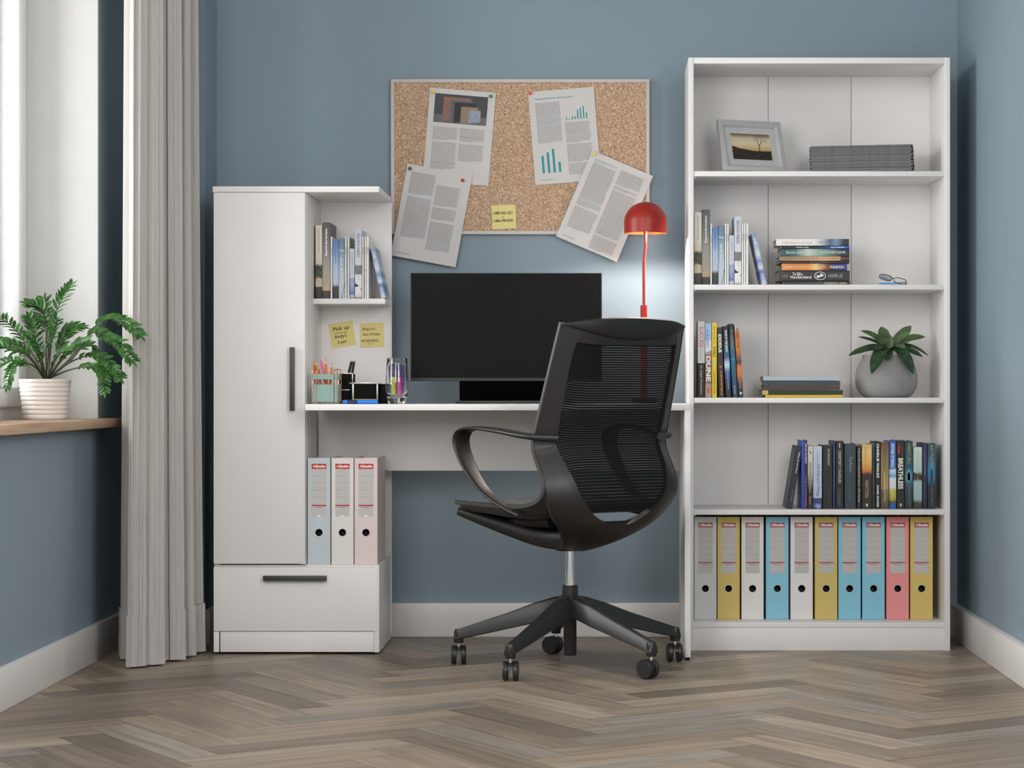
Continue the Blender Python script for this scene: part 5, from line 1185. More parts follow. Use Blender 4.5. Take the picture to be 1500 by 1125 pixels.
def glitter(name, col):
    if name in _mats: return _mats[name]
    m = bpy.data.materials.new(name); m.use_nodes = True; nt = m.node_tree; b = nt.nodes['Principled BSDF']
    tc = nt.nodes.new('ShaderNodeTexCoord'); v = nt.nodes.new('ShaderNodeTexVoronoi'); v.inputs['Scale'].default_value = 900
    nt.links.new(tc.outputs['Object'], v.inputs['Vector'])
    r = nt.nodes.new('ShaderNodeValToRGB'); r.color_ramp.elements[0].color = tuple(c * 0.45 for c in col[:3]) + (1,); r.color_ramp.elements[1].color = tuple(min(1, c * 1.9) for c in col[:3]) + (1,)
    s = nt.nodes.new('ShaderNodeSeparateColor'); nt.links.new(v.outputs['Color'], s.inputs[0]); nt.links.new(s.outputs[0], r.inputs['Fac']); nt.links.new(r.outputs['Color'], b.inputs['Base Color'])
    b.inputs['Roughness'].default_value = 0.35; b.inputs['Metallic'].default_value = 0.2
    _mats[name] = m; return m
M_PURP = glitter('glitter_purple', K(84, 74, 120))
zf2 = DT + 0.0215
gy = gl.location.y
GP = [('yellow', K(190, 196, 60), -0.010, -0.010, 573.5, 533.8, 'glitter pen with yellow barrel and purple cap in the glass'), ('magenta', K(206, 60, 150), 0.008, -0.012, 590.5, 534.5, 'glitter pen with magenta barrel and purple cap in the glass'),
      ('green', K(40, 150, 96), 0.000, 0.006, 582.0, 535.0, 'glitter pen with green barrel at the back of the glass'), ('blue', K(60, 84, 160), -0.004, 0.012, 567.0, 535.5, 'glitter pen with blue barrel leaning left at the back of the glass'),
      ('violet', K(120, 70, 150), 0.012, 0.010, 594.0, 536.0, 'glitter pen with violet barrel leaning right at the back of the glass')]
for (cn, col, fx, fy, tx_, ty_, lab), aa in zip(GP, (237, 303, 92, 165, 20)):
    ca_, sa_ = math.cos(R(aa)), math.sin(R(aa))
    a = Vector((gx + 0.0138 * ca_, gy + 0.0138 * sa_, zf2 + 0.004)); b = Vector((gx + 0.0195 * ca_, gy + 0.0195 * sa_, P(0, ty_, 7 + gy).z))
    stick('glitter_pen', lab, 'pen', a, b, [(0, 0.60, 0.0070, glitter('glitter_' + cn, col), 'barrel'), (0.60, 0.97, 0.0076, M_PURP, 'cap'), (0.97, 1.0, 0.0034, M_NAVY, 'cap_end')], 'glitter pens in the glass')

# ---------------------------------------------------------------- picture frame leaning on the top shelf
M_PFR = mat('pale_grey_moulding', K(178, 177, 175), 0.5, vary=0.02)
pf = thing('picture_frame', 'pale grey framed photo of a bare tree, leaning back on the top shelf', 'picture frame', P(1105.5, 0, 6.690))
pf.location.z = S1 + 0.0042; pf.location.y = 6.690 - 7
fw, fh = 0.212, 0.166
pf.rotation_euler = (Matrix.Rotation(R(22), 4, 'Z') @ Matrix.Rotation(R(-17), 4, 'X')).to_euler()
mb = MB(); hw = fw / 2; bd_ = 0.020
def moulding(mb, hw, z0, z1, wd, y0, y1, yin):
    o = [(-hw, z0), (hw, z0), (hw, z1), (-hw, z1)]; i = [(-hw + wd, z0 + wd), (hw - wd, z0 + wd), (hw - wd, z1 - wd), (-hw + wd, z1 - wd)]
    m2_ = [(-hw + wd * 0.72, z0 + wd * 0.72), (hw - wd * 0.72, z0 + wd * 0.72), (hw - wd * 0.72, z1 - wd * 0.72), (-hw + wd * 0.72, z1 - wd * 0.72)]
    rings = [[(x, y1, z) for x, z in o], [(x, y0, z) for x, z in o], [(x, y0, z) for x, z in m2_], [(x, yin, z) for x, z in i], [(x, y1, z) for x, z in i]]
    mb.grid(rings, 0, closeu=True, closev=True)
moulding(mb, hw, 0, fh, bd_, -0.011, 0.006, -0.003)
mb.build('moulding', M_PFR, pf, bevel=0.0008)
mb = MB(); q = bd_
pw_, ph_ = 0.066, 0.0425; pc = fh / 2 + 0.000
mb.box(-hw + q, hw - q, -0.001, 0.004, q, fh - q); mb.build('mount_board', mat('mount_board_card', K(184, 185, 184), 0.7), pf, smooth=0)
ph = MB(); ph.poly([(-pw_, -0.0014, pc - ph_), (pw_, -0.0014, pc - ph_), (pw_, -0.0014, pc + ph_), (-pw_, -0.0014, pc + ph_)])
po = ph.build('photograph', ramp_mat('sunset_sky', [(0.0, (150, 104, 62)), (0.4, (196, 158, 110)), (0.62, (214, 196, 166)), (0.82, (196, 186, 164)), (0.93, (140, 116, 84)), (1.0, (110, 84, 56))], warp=0.05), pf, smooth=0)
si = MB()
g = [(-pw_, -ph_), (pw_, -ph_), (pw_, -0.012), (0.4 * pw_, -0.0135), (0.0, -0.0125), (-0.4 * pw_, -0.008), (-0.65 * pw_, -0.006), (-0.8 * pw_, -0.002), (-pw_, 0.0005)]
si.poly([(x, -0.0017, pc + z) for x, z in g], 0)
def branch(p, ang, L, wd, lev):
    q = (p[0] + L * math.sin(ang), p[1] + L * math.cos(ang)); nx, nz = math.cos(ang) * wd / 2, -math.sin(ang) * wd / 2
    si.poly([(p[0] - nx, -0.0018, p[1] - nz), (p[0] + nx, -0.0018, p[1] + nz), (q[0] + nx * 0.6, -0.0018, q[1] + nz * 0.6), (q[0] - nx * 0.6, -0.0018, q[1] - nz * 0.6)], 1)
    if lev:
        for s in (-1, 1): branch(q, ang + s * rg.uniform(0.3, 0.62), L * rg.uniform(0.62, 0.85), wd * 0.66, lev - 1)
branch((0.40 * pw_, pc - 0.0135), 0.03, 0.018, 0.0034, 5)
si.v = [(max(-pw_, min(pw_, a)), b, min(c, pc + ph_)) for a, b, c in si.v]
si.build('silhouette', [mat('photo_dark_field', K(40, 32, 18), 0.6, vary=0.5, vscale=120), mat('photo_tree_black', K(24, 18, 14), 0.6)], po, smooth=0)
ez = MB(); ez.M = Matrix.Rotation(R(36), 4, 'X')
ez.poly([(0, 0, 0)]) if False else ez.box(-0.022, 0.022, -0.001, 0.0018, -0.103, 0.0)
eo = ez.build('easel_strut', M_PFR, pf, loc=(0, 0.0075, 0.108))

# ---------------------------------------------------------------- folded spectacles on the second shelf
gdp = 6.64
sp0 = P(1308.0, 0, gdp); sp0.z = SHELVES[1] + 0.0012
spx = thing('spectacles', 'folded dark rimmed spectacles with blue temples lying on the second shelf', 'spectacles', sp0)
M_TORT = mat('black_rim', K(30, 28, 28), 0.3); M_BT = mat('blue_temple', K(60, 150, 210), 0.35)
spx.rotation_euler = (0, 0, R(-8))
fr = MB()
def lens_path(cx_, n=24):
    return [(cx_ + 0.0195 * (abs(math.cos(a)) ** 0.75) * (1 if math.cos(a) >= 0 else -1), 0, 0.0145 * (abs(math.sin(a)) ** 0.8) * (1 if math.sin(a) >= 0 else -1)) for a in [2 * PI * k / n for k in range(n + 1)]]
TL = Matrix.Translation((0, -0.004, 0.0160)) @ Matrix.Rotation(R(14), 4, 'Y') @ Matrix.Rotation(R(58), 4, 'X')
fr.M = TL
for cx_ in (-0.022, 0.022): fr.tube(lens_path(cx_), 0.0013, 6, cap=False)
fr.tube([(-0.004, 0, 0.004), (0, 0, 0.006), (0.004, 0, 0.004)], 0.0011, 6)
fr.build('rims', M_TORT, spx)
ln = MB(); ln.M = TL
for cx_ in (-0.022, 0.022): ln.poly([(a, b, c) for a, b, c in lens_path(cx_)[:-1]])
ln.build('lens', M_PANE, spx, smooth=0)
for sx, dz in ((-1, 0.0), (1, 0.004)):
    tm = MB(); tm.tube([(sx * 0.041, 0.008 + dz, 0.0030 + dz), (sx * 0.01, 0.010 + dz, 0.0018 + dz), (-sx * 0.030, 0.011 + dz, 0.0014 + dz), (-sx * 0.044, 0.014 + dz, 0.0014 + dz)], 0.0014, 8)
    tm.build('temple', M_BT, spx)
# ---------------------------------------------------------------- feathery plant on the sill
pdp = 6.150
pot_c = Vector((P(66, 0, pdp).x, pdp - 7, 0.7034))
zz = thing('potted_plant', 'bushy green arching plant in a ribbed white pot on the oak sill', 'plant', pot_c)
rt, rb, hp_ = 0.0715, 0.0590, 0.113
prof = [(0.0, 0.0), (rb - 0.002, 0.0)]
nrib = 9
for k in range(nrib):
    z0 = hp_ * k / nrib; z1 = hp_ * (k + 1) / nrib
    r0 = rb + (rt - rb) * k / nrib; r1 = rb + (rt - rb) * (k + 1) / nrib
    for q, bulge in ((0.08, -0.0012), (0.30, 0.0010), (0.6, 0.0014), (0.88, 0.0006)):
        prof.append((r0 + (r1 - r0) * q + bulge, z0 + (z1 - z0) * q))
prof += [(rt, hp_), (rt - 0.003, hp_ + 0.0005), (rt - 0.006, hp_ - 0.003), (rt - 0.008, hp_ - 0.014), (0.0, hp_ - 0.014)]
mb = MB(); mb.lathe(prof, 56); mb.build('pot', mat('white_ribbed_ceramic', K(222, 214, 208), 0.35, vary=0.015), zz, smooth=60)
mb = MB(); mb.lathe([(rt - 0.0085, hp_ - 0.0135), (rt * 0.5, hp_ - 0.009), (0.0, hp_ - 0.007)], 28); mb.build('soil', mat('potting_soil', K(48, 38, 30), 0.95, vary=0.4, vscale=200, bump=0.6, bscale=300), zz)
def leafmat(name, c0, c1, rough=0.35):
    m = bpy.data.materials.new(name); m.use_nodes = True; nt = m.node_tree; b = nt.nodes['Principled BSDF']
    tc = nt.nodes.new('ShaderNodeTexCoord'); n = nt.nodes.new('ShaderNodeTexNoise'); n.inputs['Scale'].default_value = 45; n.inputs['Detail'].default_value = 3
    nt.links.new(tc.outputs['Object'], n.inputs['Vector'])
    r = nt.nodes.new('ShaderNodeValToRGB'); r.color_ramp.elements[0].position = 0.35; r.color_ramp.elements[1].position = 0.68
    r.color_ramp.elements[0].color = c0; r.color_ramp.elements[1].color = c1
    nt.links.new(n.outputs['Fac'], r.inputs['Fac']); nt.links.new(r.outputs['Color'], b.inputs['Base Color'])
    b.inputs['Roughness'].default_value = rough
    tl = nt.nodes.new('ShaderNodeBsdfTranslucent'); nt.links.new(r.outputs['Color'], tl.inputs['Color'])
    mx = nt.nodes.new('ShaderNodeMixShader'); mx.inputs[0].default_value = 0.18
    nt.links.new(b.outputs[0], mx.inputs[1]); nt.links.new(tl.outputs[0], mx.inputs[2]); nt.links.new(mx.outputs[0], nt.nodes['Material Output'].inputs['Surface'])
    return m
M_ZL = leafmat('glossy_green_leaf', K(36, 76, 32), K(76, 126, 58))
M_ZS = mat('dark_stalk', K(58, 62, 36), 0.5, vary=0.2)
rz = random.Random(21)
def leaflet(mb, base, dirv, nrm, L, W, mi):
    """pointed oval leaflet folded along its midrib"""
    dirv = dirv.normalized(); side = dirv.cross(nrm).normalized(); nrm = side.cross(dirv).normalized()
    ss = [(0.0, 0.06), (0.18, 0.66), (0.42, 1.0), (0.68, 0.82), (0.88, 0.42), (1.0, 0.02)]
    rows = []
    for t, wv in ss:
        c = base + dirv * L * t - nrm * L * 0.14 * t * t
        hw = W * wv / 2
        rows.append([c - side * hw + nrm * hw * 0.35, c, c + side * hw + nrm * hw * 0.35])
    mb.grid(rows, mi)
def frond(pts, n_pairs, L, W, start=0.25, nrm=(0, -0.6, 0.8)):
    """pts: (pixel x, pixel y, depth shift from the pot centre)"""
    w3 = [P(x, y, pdp + dy) - pot_c for x, y, dy in pts]
    path = catmull(w3, 10)
    st = MB(); N = len(path)
    st.tube(path, [0.0030 * (1 - 0.75 * i / (N - 1)) for i in range(N)], 7, 1)
    nrm = Vector(nrm)
    for k in range(n_pairs):
        f = start + (1 - start) * k / (n_pairs - 0.5)
        i = min(int(f * (N - 1)), N - 2)
        p = path[i].lerp(path[i + 1], f * (N - 1) - i)
        t = (path[i + 1] - path[i]).normalized()
        side = t.cross(nrm)
        side = side.normalized() if side.length > 1e-4 else Vector((1, 0, 0))
        taper = 0.70 + 0.45 * math.sin(PI * min(1, 0.15 + 0.8 * (k / n_pairs))) 
        for s in (-1, 1):
            d = side * s * rz.uniform(0.75, 1.0) + t * rz.uniform(0.75, 1.05) + nrm * rz.uniform(0.0, 0.45)
            leaflet(st, p, d, nrm + side * s * -0.3 + Vector((rz.uniform(-.2, .2),) * 3), L * taper * rz.uniform(0.88, 1.12), W * taper * rz.uniform(0.9, 1.1), 0)
    leaflet(st, path[-1], path[-1] - path[-3], nrm, L * 0.8, W * 0.7, 0)
    st.build('frond', [M_ZL, M_ZS], zz, smooth=70)
B = (69, 551)
FR = [
 ([(70, 553, 0.0), (74, 510, 0.01), (78, 470, 0.02), (92, 436, 0.03), (104, 420, 0.03)], 10, 0.038, 0.0155, 0.45),
 ([(68, 553, -.01), (67, 505, -.02), (68, 474, -.03), (60, 454, -.04), (43, 446, -.05)], 8, 0.044, 0.024, 0.45),
 ([(71, 553, .0), (98, 530, .02), (130, 490, .03), (150, 470, .03), (172, 467, .02), (192, 478, .0), (206, 492, -.02)], 15, 0.034, 0.0165, 0.42),
 ([(72, 553, -.01), (106, 525, -.03), (134, 488, -.05), (155, 493, -.07), (178, 508, -.09), (194, 528, -.10)], 14, 0.036, 0.019, 0.36),
 ([(72, 554, -.02), (100, 532, -.05), (130, 521, -.08), (150, 526, -.10), (166, 540, -.12), (176, 554, -.13)], 13, 0.032, 0.017, 0.3),
 ([(72, 554, -.02), (98, 543, -.06), (125, 537, -.10), (142, 540, -.12), (151, 552, -.13), (153, 573, -.14)], 13, 0.029, 0.0155, 0.32),
 ([(66, 553, .0), (48, 520, .01), (30, 492, .02), (10, 472, .03), (-14, 462, .03), (-40, 462, .03)], 14, 0.036, 0.016, 0.25),
 ([(66, 553, -.02), (48, 530, -.04), (28, 508, -.06), (4, 503, -.08), (-24, 508, -.09), (-44, 522, -.10)], 13, 0.036, 0.020, 0.25),
 ([(64, 554, -.02), (50, 530, -.06), (36, 518, -.09), (18, 514, -.11), (-2, 508, -.12), (-26, 512, -.13)], 11, 0.034, 0.018, 0.30),
 ([(64, 554, -.03), (52, 538, -.06), (36, 532, -.09), (22, 536, -.11), (14, 550, -.12), (10, 567, -.12)], 12, 0.026, 0.015, 0.34),
 ([(64, 554, .0), (44, 540, .03), (24, 528, .05), (4, 532, .06), (-18, 544, .06)], 10, 0.032, 0.016, 0.3),
 ([(70, 553, -.02), (84, 520, -.05), (96, 490, -.07), (106, 480, -.09)], 8, 0.040, 0.022, 0.35),
 ([(67, 553, -.02), (72, 515, -.06), (80, 484, -.09), (84, 470, -.10)], 8, 0.042, 0.025, 0.35),
 ([(66, 553, .02), (54, 510, .05), (50, 480, .07), (44, 466, .08)], 8, 0.040, 0.021, 0.3),
 ([(70, 553, .03), (88, 510, .07), (104, 488, .09), (120, 480, .10)], 9, 0.036, 0.018, 0.3),
 ([(69, 553, .02), (70, 500, .05), (66, 470, .07), (66, 440, .08)], 9, 0.038, 0.018, 0.45),
 ([(66, 554, -.03), (56, 520, -.08), (48, 500, -.11), (38, 492, -.13)], 8, 0.038, 0.022, 0.3),
 ([(71, 554, -.03), (90, 528, -.08), (112, 506, -.11), (126, 500, -.13)], 9, 0.036, 0.020, 0.3),
 ([(70, 554, .0), (92, 524, .05), (114, 512, .08), (132, 506, .10), (140, 514, .11)], 9, 0.034, 0.017, 0.3),
 ([(68, 554, -.04), (62, 530, -.08), (58, 515, -.10), (52, 508, -.12)], 6, 0.036, 0.021, 0.25),
 ([(70, 554, -.04), (78, 532, -.08), (88, 518, -.10), (98, 514, -.12)], 6, 0.036, 0.021, 0.25),
]
for pts, n, L, W_l, st in FR: frond(pts, int(n * 1.15), L * 0.84, W_l * 0.70, st)

# ---------------------------------------------------------------- broad leaved plant in a round grey vase
vd = 6.745
vc = Vector((P(1298.4, 0, vd).x, vd - 7, S3 + 0.0002))
vp = thing('vase_plant', 'dark green rosette plant in a round matt grey vase', 'plant', vc)
q = 45.6 * vd / F; zv = lambda y: P(0, y, vd).z - S3
prof = [(0.0, 0.0), (q * 0.64, 0.0), (q * 0.72, 0.0015), (q * 0.86, 0.012), (q * 0.965, 0.030), (q, 0.050), (q * 0.99, 0.070), (q * 0.95, 0.087), (q * 0.87, 0.104), (q * 0.79, zv(526)), (q * 0.765, zv(524)), (q * 0.765, zv(521.0)), (q * 0.755, zv(520.3)), (q * 0.70, zv(520.6)), (q * 0.69, zv(526)), (q * 0.74, 0.100), (0.0, 0.098)]
mb = MB(); mb.lathe(prof, 64); mb.build('vase', mat('matt_grey_ceramic', K(142, 140, 138), 0.85, vary=0.05, vscale=30, bump=0.15, bscale=120), vp, smooth=50)
mb = MB(); mb.lathe([(q * 0.70, 0.1005), (0.0, 0.108)], 24); mb.build('soil', mat('potting_soil', K(48, 38, 30), 0.95, vary=0.4, vscale=200, bump=0.6, bscale=300), vp)
mb = MB(); mb.tube([(0.008, 0, 0.104), (0.009, -0.002, 0.125), (0.009, -0.004, 0.150)], [0.009, 0.010, 0.006], 12); mb.build('stem', mat('rosette_stem', K(84, 106, 62), 0.6), vp)
M_RL = leafmat('broad_leaf_green', K(66, 86, 56), K(108, 130, 88), 0.5)
M_RD = leafmat('broad_leaf_dark', K(34, 60, 38), K(60, 88, 56), 0.5)
def big_leaf(base, mid, tip, W, mtl, fold=0.25, upv=(0, -0.4, 0.9)):
    path = catmull([base, mid, tip], 8); N = len(path); upv = Vector(upv)
    rows = []; offs = []
    for i, p in enumerate(path):
        t = i / (N - 1)
        tg = (path[min(i + 1, N - 1)] - path[max(i - 1, 0)]).normalized()
        side = tg.cross(upv).normalized(); nn = side.cross(tg).normalized()
        wv = W * (0.30 + 0.70 * math.sin(PI * min(1.0, 0.06 + 0.80 * t) ** 0.9)) * (1.0 if t < 0.72 else max(0.02, 1 - ((t - 0.72) / 0.28) ** 1.6))
        hw = wv / 2
        rows.append([p - side * hw + nn * hw * fold, p - side * hw * 0.5 + nn * hw * fold * 0.35, p - nn * hw * 0.06, p + side * hw * 0.5 + nn * hw * fold * 0.35, p + side * hw + nn * hw * fold])
        offs.append([-nn * 0.0010] * 5)
    mb = MB(); mb.thick(rows, offs); mb.build('leaf', mtl, vp, smooth=60)
cb = P(1302.8, 512.5, vd - 0.01) - vc
def leaf_px(tx, ty, dy, W, mtl, lift=0.012, fold=0.25, upv=(0, -0.4, 0.9), by=0.0, bulge=0.5):
    tip = P(tx, ty, vd + dy) - vc; base = cb + Vector((0, by, 0)); mid = base.lerp(tip, bulge) + Vector((0, 0, lift))
    big_leaf(base, mid, tip, W, mtl, fold, upv)
leaf_px(1260.9, 483.9, 0.030, 0.030, M_RL, 0.010); leaf_px(1257.2, 493.2, -0.010, 0.022, M_RD, 0.006)
leaf_px(1254.2, 512.6, 0.040, 0.024, M_RD, 0.012); leaf_px(1242.8, 520.6, -0.030, 0.028, M_RD, 0.012, upv=(0, -0.6, 0.8))
leaf_px(1276.6, 547.8, -0.125, 0.043, M_RD, 0.030, upv=(-0.3, -0.9, 0.3), by=-0.006, bulge=0.45); leaf_px(1290.4, 478.4, 0.045, 0.036, M_RL, 0.0, upv=(0, -1, 0.2))
leaf_px(1303.8, 490.6, -0.020, 0.021, M_RL, 0.0, upv=(0, -1, 0.1), by=-0.008); leaf_px(1335.0, 477.0, 0.030, 0.034, M_RL, 0.002, upv=(-0.3, -0.9, 0.5))
leaf_px(1355.4, 493.2, 0.010, 0.032, M_RL, 0.012, upv=(0, -0.6, 0.8)); leaf_px(1325.8, 510.6, -0.075, 0.028, M_RL, 0.010, upv=(0, -0.5, 0.8))
leaf_px(1360.6, 521.0, 0.020, 0.030, M_RD, 0.020); leaf_px(1352.2, 522.8, -0.030, 0.026, M_RD, 0.012, upv=(0, -0.6, 0.8))
leaf_px(1338.4, 548.6, -0.125, 0.043, M_RD, 0.030, upv=(0.3, -0.9, 0.3), by=-0.006, bulge=0.45); leaf_px(1300.4, 528.0, -0.100, 0.028, M_RD, 0.014, upv=(0, -0.9, 0.4), by=-0.006)
leaf_px(1280.4, 512.6, -0.075, 0.024, M_RL, 0.008, upv=(0, -0.5, 0.8)); leaf_px(1316.0, 500.0, 0.075, 0.028, M_RD, 0.012)
leaf_px(1288.0, 500.0, 0.075, 0.028, M_RD, 0.012)
# ---------------------------------------------------------------- office chair, its back turned to the viewer
CHX, CHY, CHA = -0.083, -0.800, 40.0
chair = thing('office_chair', 'black mesh backed swivel chair with loop arms, turned away at the desk', 'chair', (CHX, CHY, 0), (0, 0, R(CHA)))
# local frame: x = sitter's right, y = forward, z = up
M_SHELL = mat('chair_black_plastic', K(34, 32, 31), 0.42, vary=0.05, vscale=80, bump=0.05, bscale=1200)
M_RIM = mat('chair_rim_plastic', K(52, 51, 50), 0.42, vary=0.05)
M_FAB = mat('chair_black_fabric', K(44, 43, 42), 0.85, vary=0.08, vscale=400, bump=0.25, bscale=1400, sheen=0.15)
M_CHROME = mat('chrome', K(232, 232, 232), 0.10, 1.0, vary=0.0)
M_BASE = mat('chair_base_nylon', K(36, 35, 34), 0.38, vary=0.05, bump=0.06, bscale=1400)

# rim profile: height, forward offset, half width  (from the top corner down, then along the seat side)
RIM = [(0.965, -0.236, 0.218), (0.90, -0.217, 0.223), (0.80, -0.186, 0.229), (0.70, -0.155, 0.234), (0.6425, -0.139, 0.237), (0.612, -0.146, 0.238),
       (0.568, -0.171, 0.238), (0.535, -0.185, 0.238), (0.508, -0.184, 0.238), (0.486, -0.166, 0.238), (0.470, -0.132, 0.240), (0.461, -0.08, 0.243), (0.459, -0.01, 0.245), (0.460, 0.08, 0.245), (0.462, 0.17, 0.244), (0.462, 0.225, 0.232)]
def prof_pts(pr, n): return catmull([(h, w, z) for z, w, h in pr], n)      # x = half width, y = forward, z = up
def normals(pts):
    out = []
    for i in range(len(pts)):
        a = pts[max(i - 1, 0)]; b = pts[min(i + 1, len(pts) - 1)]
        ty, tz = b.y - a.y, b.z - a.z; l = math.hypot(ty, tz) or 1
        out.append(Vector((0, tz / l, -ty / l)))     # backward for a downward run
    return out
def bulge(u, hw):
    return 0.047 * math.sin(min(1.0, max(0.0, (hw - abs(u)) / 0.11)) * PI / 2)

rim = prof_pts(RIM, 6); nrm = normals(rim)
# rear surface below the rim, narrowing to the column
BOWL = [(0.965, -0.236, 0.218), (0.90, -0.217, 0.223), (0.80, -0.186, 0.229), (0.70, -0.155, 0.234), (0.6425, -0.139, 0.237), (0.612, -0.146, 0.238),
        (0.568, -0.171, 0.238), (0.530, -0.187, 0.238), (0.492, -0.190, 0.233), (0.458, -0.180, 0.216), (0.430, -0.165, 0.190), (0.400, -0.140, 0.152), (0.372, -0.104, 0.112), (0.350, -0.060, 0.078), (0.340, -0.010, 0.055), (0.339, 0.03, 0.045)]
HOLE = [0.165, 0.183, 0.187, 0.187, 0.187, 0.186, 0.180, 0.168, 0.146, 0.108, 0.0, 0, 0, 0, 0, 0]
bowl = prof_pts(BOWL, 16); nb = normals(bowl)
hole = [v.x for v in catmull([(h, 0, 0) for h in HOLE], 16)]
def surf(p, n, u):
    return Vector((u, p.y, p.z)) + n * (bulge(u, p.x) * min(1.0, p.x / 0.2))
def ease(pts, nn): return pts

sh = MB()
# the two back rails and the bowl they run into
H50 = next(hole[i] for i in range(len(bowl)) if bowl[i].z < 0.50)
i_join = next(i for i in range(len(bowl)) if bowl[i].z < 0.436)
for s in (-1, 1):
    rows, offs = [], []
    for i in range(0, i_join + 1):
        p, n = bowl[i], nb[i]
        hi = max(hole[i], 0.0)
        if bowl[i].z < 0.50: hi = max(0.0, H50 * math.sqrt(max(0.0, (bowl[i].z - bowl[i_join].z) / (0.50 - bowl[i_join].z))))
        us = [p.x + (hi - p.x) * k / 7 for k in range(8)]
        rows.append([surf(p, n, s * u) for u in us])
        offs.append([-n * (0.018 if k else 0.012) for k in range(8)])
    sh.thick(rows, offs)
rows, offs = [], []
for i in range(i_join - 1, len(bowl)):
    p, n = bowl[i], nb[i]
    us = [-p.x + 2 * p.x * k / 16 for k in range(17)]
    rows.append([surf(p, n, u) for u in us]); offs.append([-n * 0.022] * 17)
sh.thick(rows, offs)
# bar across the top, under the cap
rows, offs = [], []
for z, w in ((0.962, -0.235), (0.945, -0.230), (0.932, -0.226), (0.922, -0.223)):
    p = Vector((0.218, w, z)); n = Vector((0, -0.955, -0.29))
    rows.append([surf(p, n, -0.2 + 0.4 * k / 16) + n * 0.001 for k in range(17)]); offs.append([-n * 0.016] * 17)
sh.thick(rows, offs)
# the wings that carry the seat sides
i0 = next(i for i in range(len(rim)) if rim[i].z < 0.56)
for s in (-1, 1):
    rows, offs = [], []
    for i in range(i0, len(rim) - 4):
        p, n = rim[i], nrm[i]
        f = (i - i0) / (len(rim) - 5 - i0)
        wd = 0.046 + 0.024 * math.sin(PI * min(1.0, f * 1.5)) - 0.011 * f
        us = [p.x - wd * k / 4 for k in range(5)]
        dn = 0.030 * math.sin(min(1, max(0.0, f - 0.22) * 2.0) * PI / 2) * (1 - 0.5 * f)
        rows.append([Vector((s * u, p.y, p.z)) + n * (0.004 + dn * math.sin(min(1, k / 3) * PI / 2) + bulge(u, p.x) * max(0.0, 1 - f * 1.2) * 0.9 - 0.004 * (1 - f)) for k, u in enumerate(us)])
        offs.append([-n * 0.012 for k in range(5)])
    sh.thick(rows, offs)
shell = sh.build('back_frame', M_SHELL, chair, bevel=0.0, smooth=45)
# pale edge line running round back and seat
for s in (-1, 1):
    rb_ = MB()
    path = [Vector((s * p.x, p.y, p.z)) - n * 0.006 for p, n in zip(rim, nrm)]
    sec = [(-1.0, -0.9), (-0.4, -1.25), (0.4, -1.25), (1.0, -0.9), (1.0, 0.9), (0.4, 1.25), (-0.4, 1.25), (-1.0, 0.9)]
    rb_.tube(path, 0.0052, sec=sec); rb_.build('edge_trim', M_RIM, chair, smooth=50)

# perforated back
def mesh_mat():
    m = bpy.data.materials.new('perforated_black_mesh'); m.use_nodes = True; nt = m.node_tree
    b = nt.nodes['Principled BSDF']; b.inputs['Base Color'].default_value = K(20, 19, 19); b.inputs['Roughness'].default_value = 0.8; b.inputs['Specular IOR Level'].default_value = 0.2
    uv = nt.nodes.new('ShaderNodeUVMap'); uv.uv_map = 'weave'
    sp = nt.nodes.new('ShaderNodeSeparateXYZ'); nt.links.new(uv.outputs[0], sp.inputs[0])
    def ma(op, a, b2=None):
        n = nt.nodes.new('ShaderNodeMath'); n.operation = op
        for k, v in ((0, a), (1, b2)):
            if v is None: continue
            if isinstance(v, (int, float)): n.inputs[k].default_value = v
            else: nt.links.new(v, n.inputs[k])
        return n.outputs[0]
    row = ma('FLOOR', sp.outputs[1]); sft = ma('MULTIPLY', ma('MODULO', row, 2.0), 0.5)
    fx = ma('SUBTRACT', ma('FRACT', ma('ADD', sp.outputs[0], sft)), 0.5)
    fy = ma('SUBTRACT', ma('FRACT', sp.outputs[1]), 0.5)
    dd = ma('ADD', ma('MULTIPLY', fx, fx), ma('MULTIPLY', fy, fy))
    holem = ma('LESS_THAN', dd, 0.019)
    tr = nt.nodes.new('ShaderNodeBsdfTransparent'); mx = nt.nodes.new('ShaderNodeMixShader')
    nt.links.new(holem, mx.inputs[0]); nt.links.new(b.outputs[0], mx.inputs[1]); nt.links.new(tr.outputs[0], mx.inputs[2])
    nt.links.new(mx.outputs[0], nt.nodes['Material Output'].inputs['Surface'])
    return m
mb = MB(); uvs = []
rows = []
sel = [i for i in range(len(bowl)) if 0.466 < bowl[i].z < 0.952]
length = 0.0; last = None; vv = []
NC = 25
for i in sel:
    p, n = bowl[i], nb[i]
    hh_ = hole[i] if p.z >= 0.50 else H50 * math.sqrt(max(0.0, (p.z - bowl[i_join].z) / (0.50 - bowl[i_join].z)))
    hi = min(p.x - 0.03, hh_ + 0.012)
    if last is not None: length += (p - last).length
    last = p
    rows.append([surf(p, n, -hi + 2 * hi * k / (NC - 1)) - n * 0.009 for k in range(NC)])
    vv.append([((-hi + 2 * hi * k / (NC - 1)) / 0.0052, length / 0.0068) for k in range(NC)])
mb.grid(rows)
back = mb.build('back_mesh', mesh_mat(), chair, smooth=80)
uvl = back.data.uv_layers.new(name='weave')
flat = [u for r in vv for u in r]
for lp_ in back.data.loops: uvl.data[lp_.index].uv = flat[lp_.vertex_index]

